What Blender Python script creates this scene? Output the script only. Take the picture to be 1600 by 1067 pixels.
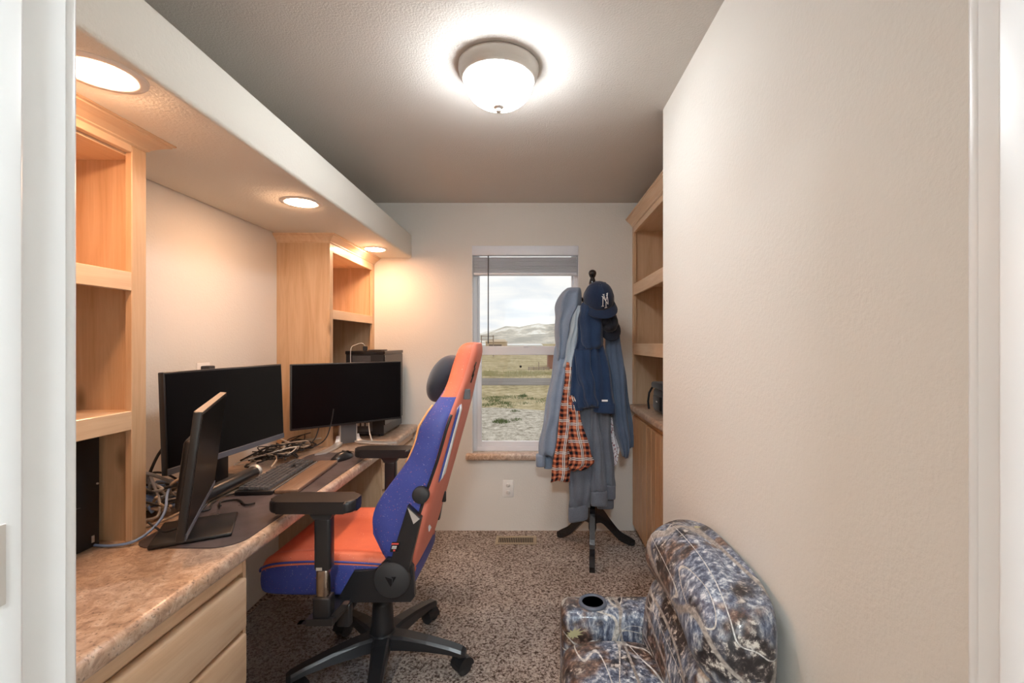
import bpy, bmesh, math, random
from mathutils import Vector, Matrix
random.seed(7)
for o in list(bpy.data.objects):
    bpy.data.objects.remove(o)
SC = bpy.context.scene
COL = SC.collection
PI = math.pi

# ------------------------------------------------------------------ camera
cam_d = bpy.data.cameras.new('camera')
cam_d.sensor_width = 36.0
cam_d.lens = 36.0 * 700.0 / 1600.0
cam_d.shift_x = -33.0 / 1600.0
cam_d.shift_y = 1.5 / 1600.0
cam_d.clip_start = 0.03
cam_d.clip_end = 3000
cam = bpy.data.objects.new('camera', cam_d)
COL.objects.link(cam)
cam.location = (0, 0, 1.40)
cam.rotation_euler = (PI / 2, 0, 0)
SC.camera = cam

# ------------------------------------------------------------------ world: bright thin overcast
SKY_STRENGTH = 0.86
world = bpy.data.worlds.new('sky')
SC.world = world
world.use_nodes = True
wn, wl = world.node_tree.nodes, world.node_tree.links
wn.clear()
w_out = wn.new('ShaderNodeOutputWorld')
w_bg = wn.new('ShaderNodeBackground')
w_tc = wn.new('ShaderNodeTexCoord')
w_map = wn.new('ShaderNodeMapping')
w_map.inputs['Scale'].default_value = (2.2, 2.2, 9.0)
w_noise = wn.new('ShaderNodeTexNoise')
w_noise.inputs['Scale'].default_value = 2.3
w_noise.inputs['Detail'].default_value = 7
w_noise.inputs['Distortion'].default_value = 0.6
w_ramp = wn.new('ShaderNodeValToRGB')
w_ramp.color_ramp.elements[0].position = 0.36
w_ramp.color_ramp.elements[0].color = (0.80, 0.84, 0.88, 1)
w_ramp.color_ramp.elements[1].position = 0.58
w_ramp.color_ramp.elements[1].color = (1.0, 0.985, 0.95, 1)
wl.new(w_tc.outputs['Generated'], w_map.inputs['Vector'])
wl.new(w_map.outputs['Vector'], w_noise.inputs['Vector'])
wl.new(w_noise.outputs['Fac'], w_ramp.inputs['Fac'])
wl.new(w_ramp.outputs['Color'], w_bg.inputs['Color'])
w_bg.inputs['Strength'].default_value = SKY_STRENGTH
wl.new(w_bg.outputs['Background'], w_out.inputs['Surface'])

# lamp strengths (the lamps themselves are built further down)
DOME_E = 52.0        # flush ceiling lamp, radiance of its glass
HALL_E = 205.0        # hallway ceiling lamp behind the doorway
SPOT_E = 135.0        # recessed lamps in the soffit
vs = SC.view_settings
vs.view_transform = 'Standard'
vs.look = 'None'
vs.exposure = 0.31
vs.gamma = 1.0
vs.use_curve_mapping = False

# ================================================================== helpers
class MB:
    """collects geometry in world space, builds ONE mesh object"""
    def __init__(self):
        self.v, self.f, self.m, self.uv, self.sm = [], [], [], [], []
    def add(self, verts, faces, mi=0, uvs=None, smooth=False, M=None):
        o = len(self.v)
        for p in verts:
            p = Vector(p)
            if M is not None:
                p = M @ p
            self.v.append(p)
        for k, f in enumerate(faces):
            self.f.append([i + o for i in f])
            self.m.append(mi if not isinstance(mi, (list, tuple)) else mi[k])
            self.sm.append(smooth)
            self.uv.append([uvs[i] for i in f] if uvs else None)
        return self
    def bm(self, bm, mi=0, smooth=False, M=None):
        bm.verts.index_update()
        self.add([v.co.copy() for v in bm.verts], [[v.index for v in f.verts] for f in bm.faces], mi, None, smooth, M)
        bm.free()
        return self
    def box(self, x0, x1, y0, y1, z0, z1, bev=0.0, seg=2, mi=0, M=None, smooth=None):
        if x0 > x1: x0, x1 = x1, x0
        if y0 > y1: y0, y1 = y1, y0
        if z0 > z1: z0, z1 = z1, z0
        vs_ = [(x, y, z) for z in (z0, z1) for y in (y0, y1) for x in (x0, x1)]
        fs = [(0, 2, 3, 1), (4, 5, 7, 6), (0, 1, 5, 4), (2, 6, 7, 3), (0, 4, 6, 2), (1, 3, 7, 5)]
        if bev <= 0:
            return self.add(vs_, fs, mi, None, False, M)
        b = bmesh.new()
        bv = [b.verts.new(p) for p in vs_]
        for f in fs: b.faces.new([bv[i] for i in f])
        bmesh.ops.bevel(b, geom=b.edges[:], offset=bev, segments=seg, profile=0.5, affect='EDGES')
        return self.bm(b, mi, seg > 1 if smooth is None else smooth, M)
    def tube(self, pts, r, n=8, mi=0, M=None, cap=True):
        pts = [Vector(p) for p in pts]
        rs = r if isinstance(r, (list, tuple)) else [r] * len(pts)
        vs_, fs = [], []
        up = None
        for i, p in enumerate(pts):
            t = (pts[min(i + 1, len(pts) - 1)] - pts[max(i - 1, 0)]).normalized()
            if up is None:
                up = Vector((0, 0, 1)) if abs(t.z) < 0.9 else Vector((1, 0, 0))
            a = t.cross(up)
            if a.length < 1e-5: a = t.cross(Vector((0.3, 1, 0.2)))
            a.normalize(); b = a.cross(t).normalized(); up = b
            for k in range(n):
                th = 2 * PI * k / n
                vs_.append(p + rs[i] * (math.cos(th) * a + math.sin(th) * b))
        for i in range(len(pts) - 1):
            for k in range(n):
                fs.append((i * n + k, i * n + (k + 1) % n, (i + 1) * n + (k + 1) % n, (i + 1) * n + k))
        if cap:
            fs.append(tuple(range(n))[::-1]); fs.append(tuple((len(pts) - 1) * n + k for k in range(n)))
        return self.add(vs_, fs, mi, None, True, M)
    def lathe(self, prof, c=(0, 0, 0), n=32, mi=0, M=None, smooth=True):
        """prof: (r, z) pairs, turned about z through c"""
        vs_, fs = [], []
        for r, z in prof:
            for k in range(n):
                a = 2 * PI * k / n
                vs_.append((c[0] + r * math.cos(a), c[1] + r * math.sin(a), c[2] + z))
        for i in range(len(prof) - 1):
            for k in range(n):
                fs.append((i * n + k, i * n + (k + 1) % n, (i + 1) * n + (k + 1) % n, (i + 1) * n + k))
        if prof[0][0] > 1e-6: fs.append(tuple(range(n))[::-1])
        if prof[-1][0] > 1e-6: fs.append(tuple((len(prof) - 1) * n + k for k in range(n)))
        return self.add(vs_, fs, mi, None, smooth, M)
    def loft(self, secs, mi=0, M=None, closed=True, cap=True, smooth=True, uvs=None):
        n = len(secs[0]); vs_, fs, ms = [], [], []
        for s in secs: vs_ += list(s)
        for i in range(len(secs) - 1):
            for k in range(n if closed else n - 1):
                fs.append((i * n + k, i * n + (k + 1) % n, (i + 1) * n + (k + 1) % n, (i + 1) * n + k))
                ms.append(mi(i, k) if callable(mi) else mi)
        if cap:
            fs.append(tuple(range(n))[::-1]); ms.append(mi(0, 0) if callable(mi) else mi)
            fs.append(tuple((len(secs) - 1) * n + k for k in range(n))); ms.append(mi(len(secs) - 2, 0) if callable(mi) else mi)
        return self.add(vs_, fs, ms, uvs, smooth, M)
    def prism(self, outline, z0, z1, mi=0, M=None, bev=0.0, seg=2):
        """outline in local xy, extruded z0..z1"""
        b = bmesh.new()
        lo = [b.verts.new((x, y, z0)) for x, y in outline]
        hi = [b.verts.new((x, y, z1)) for x, y in outline]
        n = len(outline)
        b.faces.new(lo[::-1]); b.faces.new(hi)
        for k in range(n):
            b.faces.new((lo[k], lo[(k + 1) % n], hi[(k + 1) % n], hi[k]))
        if bev > 0:
            es = [e for e in b.edges if abs(e.verts[0].co.z - e.verts[1].co.z) < 1e-6]
            bmesh.ops.bevel(b, geom=es, offset=bev, segments=seg, profile=0.5, affect='EDGES')
        return self.bm(b, mi, False, M)
    def build(self, name, mats, parent=None, origin=None, sub=0, recalc=True):
        me = bpy.data.meshes.new(name)
        o = bpy.data.objects.new(name, me)
        COL.objects.link(o)
        if parent is not None:
            org = parent['_o']; org = Vector(org)
        elif origin is not None:
            org = Vector(origin)
        else:
            lo = [min(p[i] for p in self.v) for i in range(3)]; hi = [max(p[i] for p in self.v) for i in range(3)]
            org = Vector(((lo[0] + hi[0]) / 2, (lo[1] + hi[1]) / 2, lo[2]))
        me.from_pydata([p - org for p in self.v], [], self.f)
        mats = mats if isinstance(mats, (list, tuple)) else [mats]
        for m in mats: me.materials.append(MAT[m] if isinstance(m, str) else m)
        me.polygons.foreach_set('material_index', self.m)
        me.polygons.foreach_set('use_smooth', self.sm)
        if any(u is not None for u in self.uv):
            lay = me.uv_layers.new(name='UVMap')
            i = 0
            for f, u in zip(self.f, self.uv):
                for k in range(len(f)):
                    lay.data[i].uv = u[k] if u else (0, 0)
                    i += 1
        if recalc:
            b = bmesh.new(); b.from_mesh(me)
            bmesh.ops.recalc_face_normals(b, faces=b.faces[:]); b.to_mesh(me); b.free()
        me.update()
        if parent is not None:
            o.parent = parent
        else:
            o.location = org
        o['_o'] = tuple(org)
        if sub:
            md = o.modifiers.new('smooth', 'SUBSURF'); md.levels = sub; md.render_levels = sub
        return o

def tag(o, label, cat, group=None, kind=None):
    if label: o['label'] = label
    if cat: o['category'] = cat
    if group: o['group'] = group
    if kind: o['kind'] = kind
    return o
def thing(name, loc, label, cat, group=None, kind=None):
    o = bpy.data.objects.new(name, None); COL.objects.link(o)
    o.location = loc; o['_o'] = tuple(loc); o.empty_display_size = 0.05
    return tag(o, label, cat, group, kind)
def rotz(a, c=(0, 0, 0)):
    return Matrix.Translation(c) @ Matrix.Rotation(a, 4, 'Z')
def spline(pts, n):
    """Catmull-Rom through pts (any dimension)"""
    P = [list(p) for p in pts]; m = len(P) - 1; out = []
    for i in range(n):
        t = i / (n - 1) * m; k = min(int(t), m - 1); u = t - k
        p0, p1, p2, p3 = P[max(k - 1, 0)], P[k], P[k + 1], P[min(k + 2, m)]
        out.append([0.5 * ((2 * b) + (-a + c) * u + (2 * a - 5 * b + 4 * c - d) * u * u + (-a + 3 * b - 3 * c + d) * u ** 3)
                    for a, b, c, d in zip(p0, p1, p2, p3)])
    return out

# ================================================================== materials
MAT = {}
def mat(name, col=(0.8, 0.8, 0.8), rough=0.6, metal=0.0, spec=0.5, coat=0.0, sheen=0.0, emit=None, estr=0.0):
    m = bpy.data.materials.new(name); m.use_nodes = True
    p = m.node_tree.nodes['Principled BSDF']
    p.inputs['Base Color'].default_value = (*col, 1)
    p.inputs['Roughness'].default_value = rough
    p.inputs['Metallic'].default_value = metal
    p.inputs['Specular IOR Level'].default_value = spec
    p.inputs['Coat Weight'].default_value = coat
    p.inputs['Sheen Weight'].default_value = sheen
    if emit:
        p.inputs['Emission Color'].default_value = (*emit, 1); p.inputs['Emission Strength'].default_value = estr
    MAT[name] = m
    return m, m.node_tree.nodes, m.node_tree.links, p
def coords(n, l, scale=(1, 1, 1), kind='Object', rot=(0, 0, 0)):
    tc = n.new('ShaderNodeTexCoord'); mp = n.new('ShaderNodeMapping')
    mp.inputs['Scale'].default_value = scale; mp.inputs['Rotation'].default_value = rot
    l.new(tc.outputs[kind], mp.inputs['Vector'])
    return mp.outputs['Vector']
def noise(n, l, vec, scale, detail=4, rough=0.55, dist=0.0):
    t = n.new('ShaderNodeTexNoise')
    t.inputs['Scale'].default_value = scale; t.inputs['Detail'].default_value = detail
    t.inputs['Roughness'].default_value = rough; t.inputs['Distortion'].default_value = dist
    if vec is not None: l.new(vec, t.inputs['Vector'])
    return t.outputs['Fac']
def ramp(n, l, fac, stops, interp='LINEAR'):
    r = n.new('ShaderNodeValToRGB'); cr = r.color_ramp; cr.interpolation = interp
    while len(cr.elements) < len(stops): cr.elements.new(0.5)
    for e, (p, c) in zip(cr.elements, stops):
        e.position = p; e.color = (*c, 1)
    l.new(fac, r.inputs['Fac'])
    return r.outputs['Color']
def mix(n, l, fac, a, b, mode='MIX'):
    x = n.new('ShaderNodeMix'); x.data_type = 'RGBA'; x.blend_type = mode
    for s, v in ((0, fac), (6, a), (7, b)):
        if hasattr(v, 'links') or hasattr(v, 'is_linked'): l.new(v, x.inputs[s])
        else: x.inputs[s].default_value = v if s == 0 else (*v, 1)
    return x.outputs[2]
def bump(n, l, p, h, strength=0.3, dist=0.002):
    b = n.new('ShaderNodeBump'); b.inputs['Strength'].default_value = strength; b.inputs['Distance'].default_value = dist
    l.new(h, b.inputs['Height']); l.new(b.outputs['Normal'], p.inputs['Normal'])
def math_(n, l, op, a, b=None):
    x = n.new('ShaderNodeMath'); x.operation = op
    for i, v in enumerate((a, b)):
        if v is None: continue
        if isinstance(v, (int, float)): x.inputs[i].default_value = v
        else: l.new(v, x.inputs[i])
    return x.outputs[0]

def paint(name, col, sc=110, st=0.35):
    m, n, l, p = mat(name, col, 0.75, spec=0.25)
    v = coords(n, l); h = noise(n, l, v, sc, 3)
    bump(n, l, p, h, st, 0.004)
paint('wall_paint', (0.785, 0.755, 0.70))
paint('ceiling_paint', (0.68, 0.645, 0.60), 140, 0.5)
paint('soffit_paint', (0.76, 0.74, 0.67))
mat('trim_white', (0.83, 0.835, 0.84), 0.35)
mat('vinyl_white', (0.82, 0.85, 0.90), 0.3)
mat('blind_white', (0.83, 0.86, 0.92), 0.45)
mat('plastic_white', (0.85, 0.84, 0.81), 0.35)

def wood(name, a, b, c, axis=2, rough=0.42, knots=True):
    m, n, l, p = mat(name, b, rough, coat=0.15)
    s = [9, 9, 9]; s[axis] = 0.8
    v = coords(n, l, tuple(s))
    g = noise(n, l, v, 2.2, 6, 0.6, 1.2)
    s2 = [60, 60, 60]; s2[axis] = 1.5
    v2 = coords(n, l, tuple(s2)); fine = noise(n, l, v2, 3.0, 3)
    col = ramp(n, l, g, [(0.25, a), (0.5, b), (0.75, c)])
    col = mix(n, l, 0.18, col, ramp(n, l, fine, [(0.3, tuple(x * 0.72 for x in b)), (0.7, c)]))
    if knots:
        s3 = [5, 5, 5]; s3[axis] = 2.2
        vo = n.new('ShaderNodeTexVoronoi'); vo.inputs['Scale'].default_value = 0.9
        l.new(coords(n, l, tuple(s3)), vo.inputs['Vector'])
        k = ramp(n, l, vo.outputs['Distance'], [(0.0, (1, 1, 1)), (0.10, (0, 0, 0))])
        col = mix(n, l, k, col, tuple(x * 0.42 for x in a))
    l.new(col, p.inputs['Base Color'])
    bump(n, l, p, fine, 0.06, 0.001)
wood('maple_z', (0.52, 0.31, 0.165), (0.64, 0.42, 0.25), (0.73, 0.52, 0.335), 2)
wood('maple_y', (0.66, 0.42, 0.25), (0.77, 0.54, 0.345), (0.84, 0.64, 0.45), 1)
wood('maple_x', (0.52, 0.31, 0.165), (0.64, 0.42, 0.25), (0.73, 0.52, 0.335), 0)
wood('alder_z', (0.40, 0.20, 0.09), (0.52, 0.30, 0.15), (0.62, 0.41, 0.24), 2)
wood('bookback', (0.44, 0.25, 0.14), (0.53, 0.32, 0.19), (0.58, 0.37, 0.23), 2)
wood('wrist_wood', (0.16, 0.095, 0.06), (0.24, 0.15, 0.10), (0.34, 0.225, 0.16), 1, 0.5, False)

m, n, l, p = mat('laminate', (0.5, 0.36, 0.25), 0.32, coat=0.2)
v = coords(n, l)
c1 = ramp(n, l, noise(n, l, v, 26, 8, 0.7, 1.0), [(0.30, (0.17, 0.105, 0.075)), (0.44, (0.44, 0.29, 0.195)), (0.54, (0.62, 0.46, 0.34)), (0.66, (0.80, 0.69, 0.57))])
c2 = ramp(n, l, noise(n, l, v, 5, 4), [(0.35, (0.55, 0.36, 0.22)), (0.65, (0.56, 0.47, 0.42))])
c3 = mix(n, l, 0.35, c1, c2)
l.new(mix(n, l, ramp(n, l, noise(n, l, v, 120, 3), [(0.30, (0.7, 0.7, 0.7)), (0.42, (0, 0, 0))]), c3, (0.14, 0.10, 0.08)), p.inputs['Base Color'])

m, n, l, p = mat('carpet', (0.4, 0.3, 0.23), 0.97, spec=0.05)
v = coords(n, l)
f1 = noise(n, l, v, 96, 3, 0.75)
c1 = ramp(n, l, f1, [(0.36, (0.07, 0.045, 0.035)), (0.44, (0.30, 0.22, 0.18)), (0.505, (0.62, 0.52, 0.455)), (0.62, (0.86, 0.77, 0.69))])
big = ramp(n, l, noise(n, l, v, 3.5, 3), [(0.35, (0.82, 0.80, 0.78)), (0.65, (1.0, 1.0, 1.0))])
l.new(mix(n, l, 1.0, c1, big, 'MULTIPLY'), p.inputs['Base Color'])
bump(n, l, p, noise(n, l, v, 150, 4), 1.0, 0.02)

mat('nickel', (0.66, 0.63, 0.59), 0.4, 0.55)
mat('black_plastic', (0.016, 0.016, 0.018), 0.36)
mat('black_satin', (0.022, 0.022, 0.024), 0.3)
mat('black_gloss', (0.012, 0.012, 0.014), 0.12)
mat('screen', (0.004, 0.004, 0.005), 0.3, spec=0.12)
mat('grey_plastic', (0.10, 0.104, 0.112), 0.4)
mat('bezel_blue', (0.10, 0.115, 0.15), 0.4)
mat('silver', (0.72, 0.71, 0.69), 0.35, 0.6)
mat('rubber', (0.03, 0.03, 0.032), 0.65)
mat('chrome', (0.42, 0.37, 0.33), 0.18, 1.0)
mat('black_lacquer', (0.010, 0.010, 0.012), 0.22, coat=0.5)
mat('white_print', (0.85, 0.85, 0.86), 0.6)
mat('red_print', (0.65, 0.08, 0.06), 0.6)
mat('blue_print', (0.05, 0.08, 0.32), 0.6)
mat('vent_tan', (0.36, 0.29, 0.20), 0.5)
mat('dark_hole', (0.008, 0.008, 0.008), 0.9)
mat('cable_black', (0.02, 0.02, 0.022), 0.5)
mat('cable_grey', (0.42, 0.41, 0.41), 0.5)
mat('cable_white', (0.70, 0.68, 0.64), 0.5)
mat('cable_blue', (0.22, 0.34, 0.60), 0.5)
mat('cable_tan', (0.45, 0.37, 0.29), 0.5)
mat('glow_warm', (1, 0.9, 0.8), 0.5, emit=(1.0, 0.58, 0.34), estr=SPOT_E)
mat('glow_hall', (1, 1, 1), 0.5, emit=(0.82, 0.93, 1.0), estr=HALL_E)
m, n, l, p = mat('glow_dome', (0.95, 0.95, 0.95), 0.3, emit=(0.93, 0.97, 1.0), estr=DOME_E)
v = coords(n, l)
l.new(math_(n, l, 'MULTIPLY', ramp(n, l, noise(n, l, v, 14, 5, 0.6, 1.5), [(0.3, (0.75,) * 3), (0.7, (1.1,) * 3)]), DOME_E), p.inputs['Emission Strength'])

def leather(name, col, dark, fleck=None):
    m, n, l, p = mat(name, col, 0.5, spec=0.45)
    v = coords(n, l)
    c = ramp(n, l, noise(n, l, v, 7, 4), [(0.35, dark), (0.65, col)])
    if fleck:
        for sc, cc, th in ((210, fleck[0], 0.70), (170, fleck[1], 0.69)):
            k = ramp(n, l, noise(n, l, v, sc, 2), [(th, (0, 0, 0)), (th + 0.03, (1, 1, 1))])
            c = mix(n, l, k, c, cc)
    l.new(c, p.inputs['Base Color'])
    bump(n, l, p, noise(n, l, v, 420, 2), 0.12, 0.001)
leather('leather_blue', (0.062, 0.085, 0.36), (0.05, 0.068, 0.30), ((0.55, 0.55, 0.7), (0.62, 0.2, 0.18)))
leather('leather_orange', (0.83, 0.20, 0.10), (0.74, 0.16, 0.085), ((0.5, 0.06, 0.05), (0.9, 0.45, 0.3)))
leather('leather_coral', (0.86, 0.27, 0.19), (0.82, 0.24, 0.16))
mat('piping_orange', (0.88, 0.42, 0.16), 0.5)
mat('pillow_navy', (0.022, 0.028, 0.042), 0.85, sheen=0.3)

def cloth(name, a, b, sc=240, rough=0.92):
    m, n, l, p = mat(name, b, rough, spec=0.15, sheen=0.25)
    v = coords(n, l)
    g = noise(n, l, v, sc, 2); g2 = noise(n, l, v, 9, 4)
    c = mix(n, l, 0.5, ramp(n, l, g, [(0.35, a), (0.65, b)]), ramp(n, l, g2, [(0.35, a), (0.65, b)]))
    l.new(c, p.inputs['Base Color'])
    bump(n, l, p, g2, 0.25, 0.01)
cloth('fleece_bluegrey', (0.19, 0.24, 0.33), (0.27, 0.33, 0.42))
cloth('shirt_paleblue', (0.36, 0.44, 0.52), (0.46, 0.54, 0.60))
cloth('fleece_navy', (0.016, 0.034, 0.082), (0.026, 0.052, 0.115))
cloth('cap_navy', (0.014, 0.026, 0.06), (0.022, 0.038, 0.08))
cloth('cap_black', (0.012, 0.016, 0.026), (0.02, 0.026, 0.04))
cloth('jersey_grey', (0.115, 0.13, 0.165), (0.17, 0.19, 0.225))
cloth('fleece_slate', (0.065, 0.095, 0.15), (0.10, 0.135, 0.20))
cloth('bag_black', (0.012, 0.012, 0.014), (0.022, 0.022, 0.026))

m, n, l, p = mat('floral', (0.75, 0.72, 0.74), 0.9, spec=0.1)
v = coords(n, l)
k = ramp(n, l, noise(n, l, v, 75, 3, 0.6), [(0.55, (0, 0, 0)), (0.58, (1, 1, 1))])
l.new(mix(n, l, k, (0.78, 0.74, 0.76), (0.30, 0.12, 0.14)), p.inputs['Base Color'])

# woven plaid, in cloth (UV, metres) space
m, n, l, p = mat('plaid', (0.5, 0.2, 0.1), 0.9, spec=0.1)
tc = n.new('ShaderNodeTexCoord'); sx = n.new('ShaderNodeSeparateXYZ'); l.new(tc.outputs['UV'], sx.inputs[0])
def stripes(sock):
    fr = math_(n, l, 'FRACT', math_(n, l, 'MULTIPLY', sock, 1 / 0.105))
    band = ramp(n, l, fr, [(0, (0, 0, 0)), (0.20, (1, 1, 1)), (0.34, (0, 0, 0)), (0.52, (1, 1, 1)), (0.66, (0, 0, 0)), (0.82, (1, 1, 1))], 'CONSTANT')
    line = ramp(n, l, fr, [(0, (0, 0, 0)), (0.025, (1, 1, 1)), (0.075, (0, 0, 0)), (0.125, (1, 1, 1)), (0.175, (0, 0, 0))], 'CONSTANT')
    return band, line
bu, lu = stripes(sx.outputs['X']); bv_, lv = stripes(sx.outputs['Y'])
s = mix(n, l, 0.5, bu, bv_)
c = ramp(n, l, s, [(0.0, (0.016, 0.015, 0.02)), (0.25, (0.27, 0.075, 0.045)), (0.75, (0.62, 0.225, 0.115))], 'CONSTANT')
c = mix(n, l, mix(n, l, 1.0, lu, lv, 'LIGHTEN'), c, (0.72, 0.68, 0.64))
l.new(c, p.inputs['Base Color'])

# printed woodland camouflage; blue-grey zones are daylight sheen painted into the colour
m, n, l, p = mat('camo', (0.2, 0.17, 0.15), 0.42, spec=0.55, coat=0.12)
v = coords(n, l)
base = ramp(n, l, noise(n, l, v, 42, 8, 0.72, 0.25), [(0.44, (0.012, 0.010, 0.012)), (0.52, (0.045, 0.035, 0.036)), (0.56, (0.20, 0.17, 0.15)), (0.62, (0.62, 0.57, 0.50))])
sheen_zone = ramp(n, l, noise(n, l, v, 7.0, 3), [(0.44, (0.0,) * 3), (0.54, (1.0,) * 3)])
sheen_base = ramp(n, l, noise(n, l, coords(n, l, (1, 1, 0.35), rot=(0.3, 0.5, 0)), 60, 8, 0.72, 0.2), [(0.40, (0.04, 0.05, 0.085)), (0.49, (0.13, 0.155, 0.22)), (0.56, (0.33, 0.36, 0.41)), (0.62, (0.66, 0.67, 0.68))])
c = mix(n, l, sheen_zone, base, sheen_base)
zone2 = ramp(n, l, noise(n, l, coords(n, l, (1, 1, 1), rot=(1, 2, 0.4)), 6.0, 3), [(0.56, (0.0,) * 3), (0.62, (1.0,) * 3)])
c = mix(n, l, zone2, c, ramp(n, l, noise(n, l, v, 50, 7, 0.7), [(0.42, (0.03, 0.018, 0.014)), (0.55, (0.16, 0.09, 0.065)), (0.65, (0.42, 0.33, 0.26))]))
def twig(rot, sc, w, col, c):
    vv = coords(n, l, (sc, sc * 0.22, sc), rot=rot)
    q = noise(n, l, vv, 1.0, 0, 0.4, 0.15)
    d = math_(n, l, 'ABSOLUTE', math_(n, l, 'SUBTRACT', q, 0.5))
    k = ramp(n, l, d, [(w * 0.55, (1, 1, 1)), (w, (0, 0, 0))])
    bark = ramp(n, l, noise(n, l, v, 90, 3), [(0.4, tuple(x * 0.55 for x in col)), (0.6, col)])
    return mix(n, l, k, c, bark)
c = twig((0.4, 0.3, 0.7), 7.5, 0.007, (0.62, 0.58, 0.52), c)
c = twig((1.1, 0.2, -0.5), 6.0, 0.022, (0.40, 0.35, 0.31), c)
c = twig((0.2, 1.2, 1.9), 8.0, 0.008, (0.70, 0.68, 0.64), c)
leafk = ramp(n, l, noise(n, l, v, 9, 5, 0.5, 1.4), [(0.72, (0, 0, 0)), (0.735, (1, 1, 1))])
c = mix(n, l, leafk, c, (0.42, 0.39, 0.20))
l.new(c, p.inputs['Base Color'])
mat('leaf_print', (0.44, 0.41, 0.23), 0.5)

m, n, l, p = mat('desk_mat', (0.10, 0.082, 0.085), 0.38, spec=0.5)
v = coords(n, l)
l.new(ramp(n, l, noise(n, l, v, 4, 5), [(0.3, (0.075, 0.06, 0.062)), (0.7, (0.15, 0.125, 0.13))]), p.inputs['Base Color'])
l.new(ramp(n, l, noise(n, l, v, 7, 4), [(0.3, (0.25,) * 3), (0.7, (0.5,) * 3)]), p.inputs['Roughness'])

def clear(name, tint, base, rough=0.02):
    m = bpy.data.materials.new(name); m.use_nodes = True
    n, l = m.node_tree.nodes, m.node_tree.links; n.clear()
    o = n.new('ShaderNodeOutputMaterial'); t = n.new('ShaderNodeBsdfTransparent'); g = n.new('ShaderNodeBsdfGlossy')
    t.inputs['Color'].default_value = (*tint, 1); g.inputs['Roughness'].default_value = rough
    g.inputs['Color'].default_value = (0.93, 0.96, 1, 1)
    lw = n.new('ShaderNodeLayerWeight'); lw.inputs['Blend'].default_value = 0.5
    mx = n.new('ShaderNodeMixShader')
    fac = math_(n, l, 'ADD', math_(n, l, 'MULTIPLY', math_(n, l, 'POWER', lw.outputs['Facing'], 4.0), 0.6), base)
    l.new(fac, mx.inputs[0]); l.new(t.outputs[0], mx.inputs[1]); l.new(g.outputs[0], mx.inputs[2]); l.new(mx.outputs[0], o.inputs[0])
    MAT[name] = m
clear('window_glass', (0.985, 0.99, 0.99), 0.015)
clear('smoked_glass', (0.45, 0.42, 0.42), 0.05)
clear('clear_vinyl', (0.95, 0.97, 1.0), 0.12, 0.35)

m, n, l, p = mat('dry_ground', (0.4, 0.35, 0.25), 1.0, spec=0.0)
v = coords(n, l, (1, 1, 1))
c = ramp(n, l, noise(n, l, v, 0.35, 8, 0.75), [(0.36, (0.16, 0.13, 0.055)), (0.46, (0.38, 0.31, 0.16)), (0.56, (0.58, 0.475, 0.29)), (0.68, (0.64, 0.54, 0.38))])
c2 = ramp(n, l, noise(n, l, v, 3.0, 6, 0.8), [(0.35, (0.13, 0.105, 0.055)), (0.5, (0.50, 0.415, 0.26)), (0.65, (0.74, 0.63, 0.47))])
l.new(mix(n, l, 0.55, c, c2), p.inputs['Base Color'])
m, n, l, p = mat('gravel', (0.5, 0.46, 0.4), 1.0, spec=0.0)
v = coords(n, l)
l.new(ramp(n, l, noise(n, l, v, 5, 8, 0.85), [(0.36, (0.16, 0.14, 0.10)), (0.48, (0.46, 0.41, 0.34)), (0.60, (0.74, 0.68, 0.59))]), p.inputs['Base Color'])
m, n, l, p = mat('asphalt', (0.34, 0.32, 0.31), 1.0, spec=0.0)
v = coords(n, l, (0.25, 4, 1))
l.new(ramp(n, l, noise(n, l, v, 2, 4), [(0.35, (0.21, 0.185, 0.17)), (0.65, (0.34, 0.305, 0.28))]), p.inputs['Base Color'])
m, n, l, p = mat('mountain', (0.7, 0.7, 0.7), 1.0, spec=0.0)
v = coords(n, l, (1, 1, 2.0))
c = ramp(n, l, noise(n, l, v, 0.022, 8, 0.68), [(0.40, (0.46, 0.43, 0.38)), (0.52, (0.70, 0.64, 0.55)), (0.60, (0.92, 0.89, 0.83))])
l.new(c, p.inputs['Base Color'])
mat('grass_green', (0.15, 0.19, 0.08), 0.95, spec=0.05)
mat('grass_dry', (0.46, 0.42, 0.24), 0.95, spec=0.05)
mat('house_tan', (0.60, 0.47, 0.33), 0.9)
mat('house_white', (0.82, 0.82, 0.80), 0.9)
mat('house_brick', (0.34, 0.17, 0.12), 0.9)
mat('roof_brown', (0.42, 0.27, 0.17), 0.9)
mat('window_dark', (0.17, 0.12, 0.09), 0.4)
mat('fence_wood', (0.34, 0.26, 0.2), 0.9)

# ================================================================== room shell
XL, XR, XA = -1.49, 0.58, 1.05        # left wall, right wall, alcove wall
YF, YC, YB = 0.40, 2.00, 3.333         # door wall (room face), corner of right wall, window wall
ZC = 2.438
WX0, WX1, WZ0, WZ1 = -0.455, 0.338, 0.578, 2.119   # window opening
DX0, DX1, DZ = -0.415, 0.395, 2.04                  # doorway
def struct(o, label=None):
    o['kind'] = 'structure'
    if label: o['label'] = label
    return o
struct(MB().box(-1.7, 1.3, -1.6, 3.45, -0.12, 0).build('floor', 'carpet'), 'speckled brown and beige pile carpet')
struct(MB().box(-1.7, 1.3, -1.6, 3.45, ZC, ZC + 0.12).build('ceiling', 'ceiling_paint'), 'textured greige painted ceiling')
struct(MB().box(XL - 0.12, XL, -1.6, YB + 0.12, 0, ZC).build('wall_left', 'wall_paint'), 'cream textured wall behind the desk')
struct(MB().box(XR, XR + 0.10, YF, YC, 0, ZC).build('wall_right', 'wall_paint'), 'long cream textured wall on the right')
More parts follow.
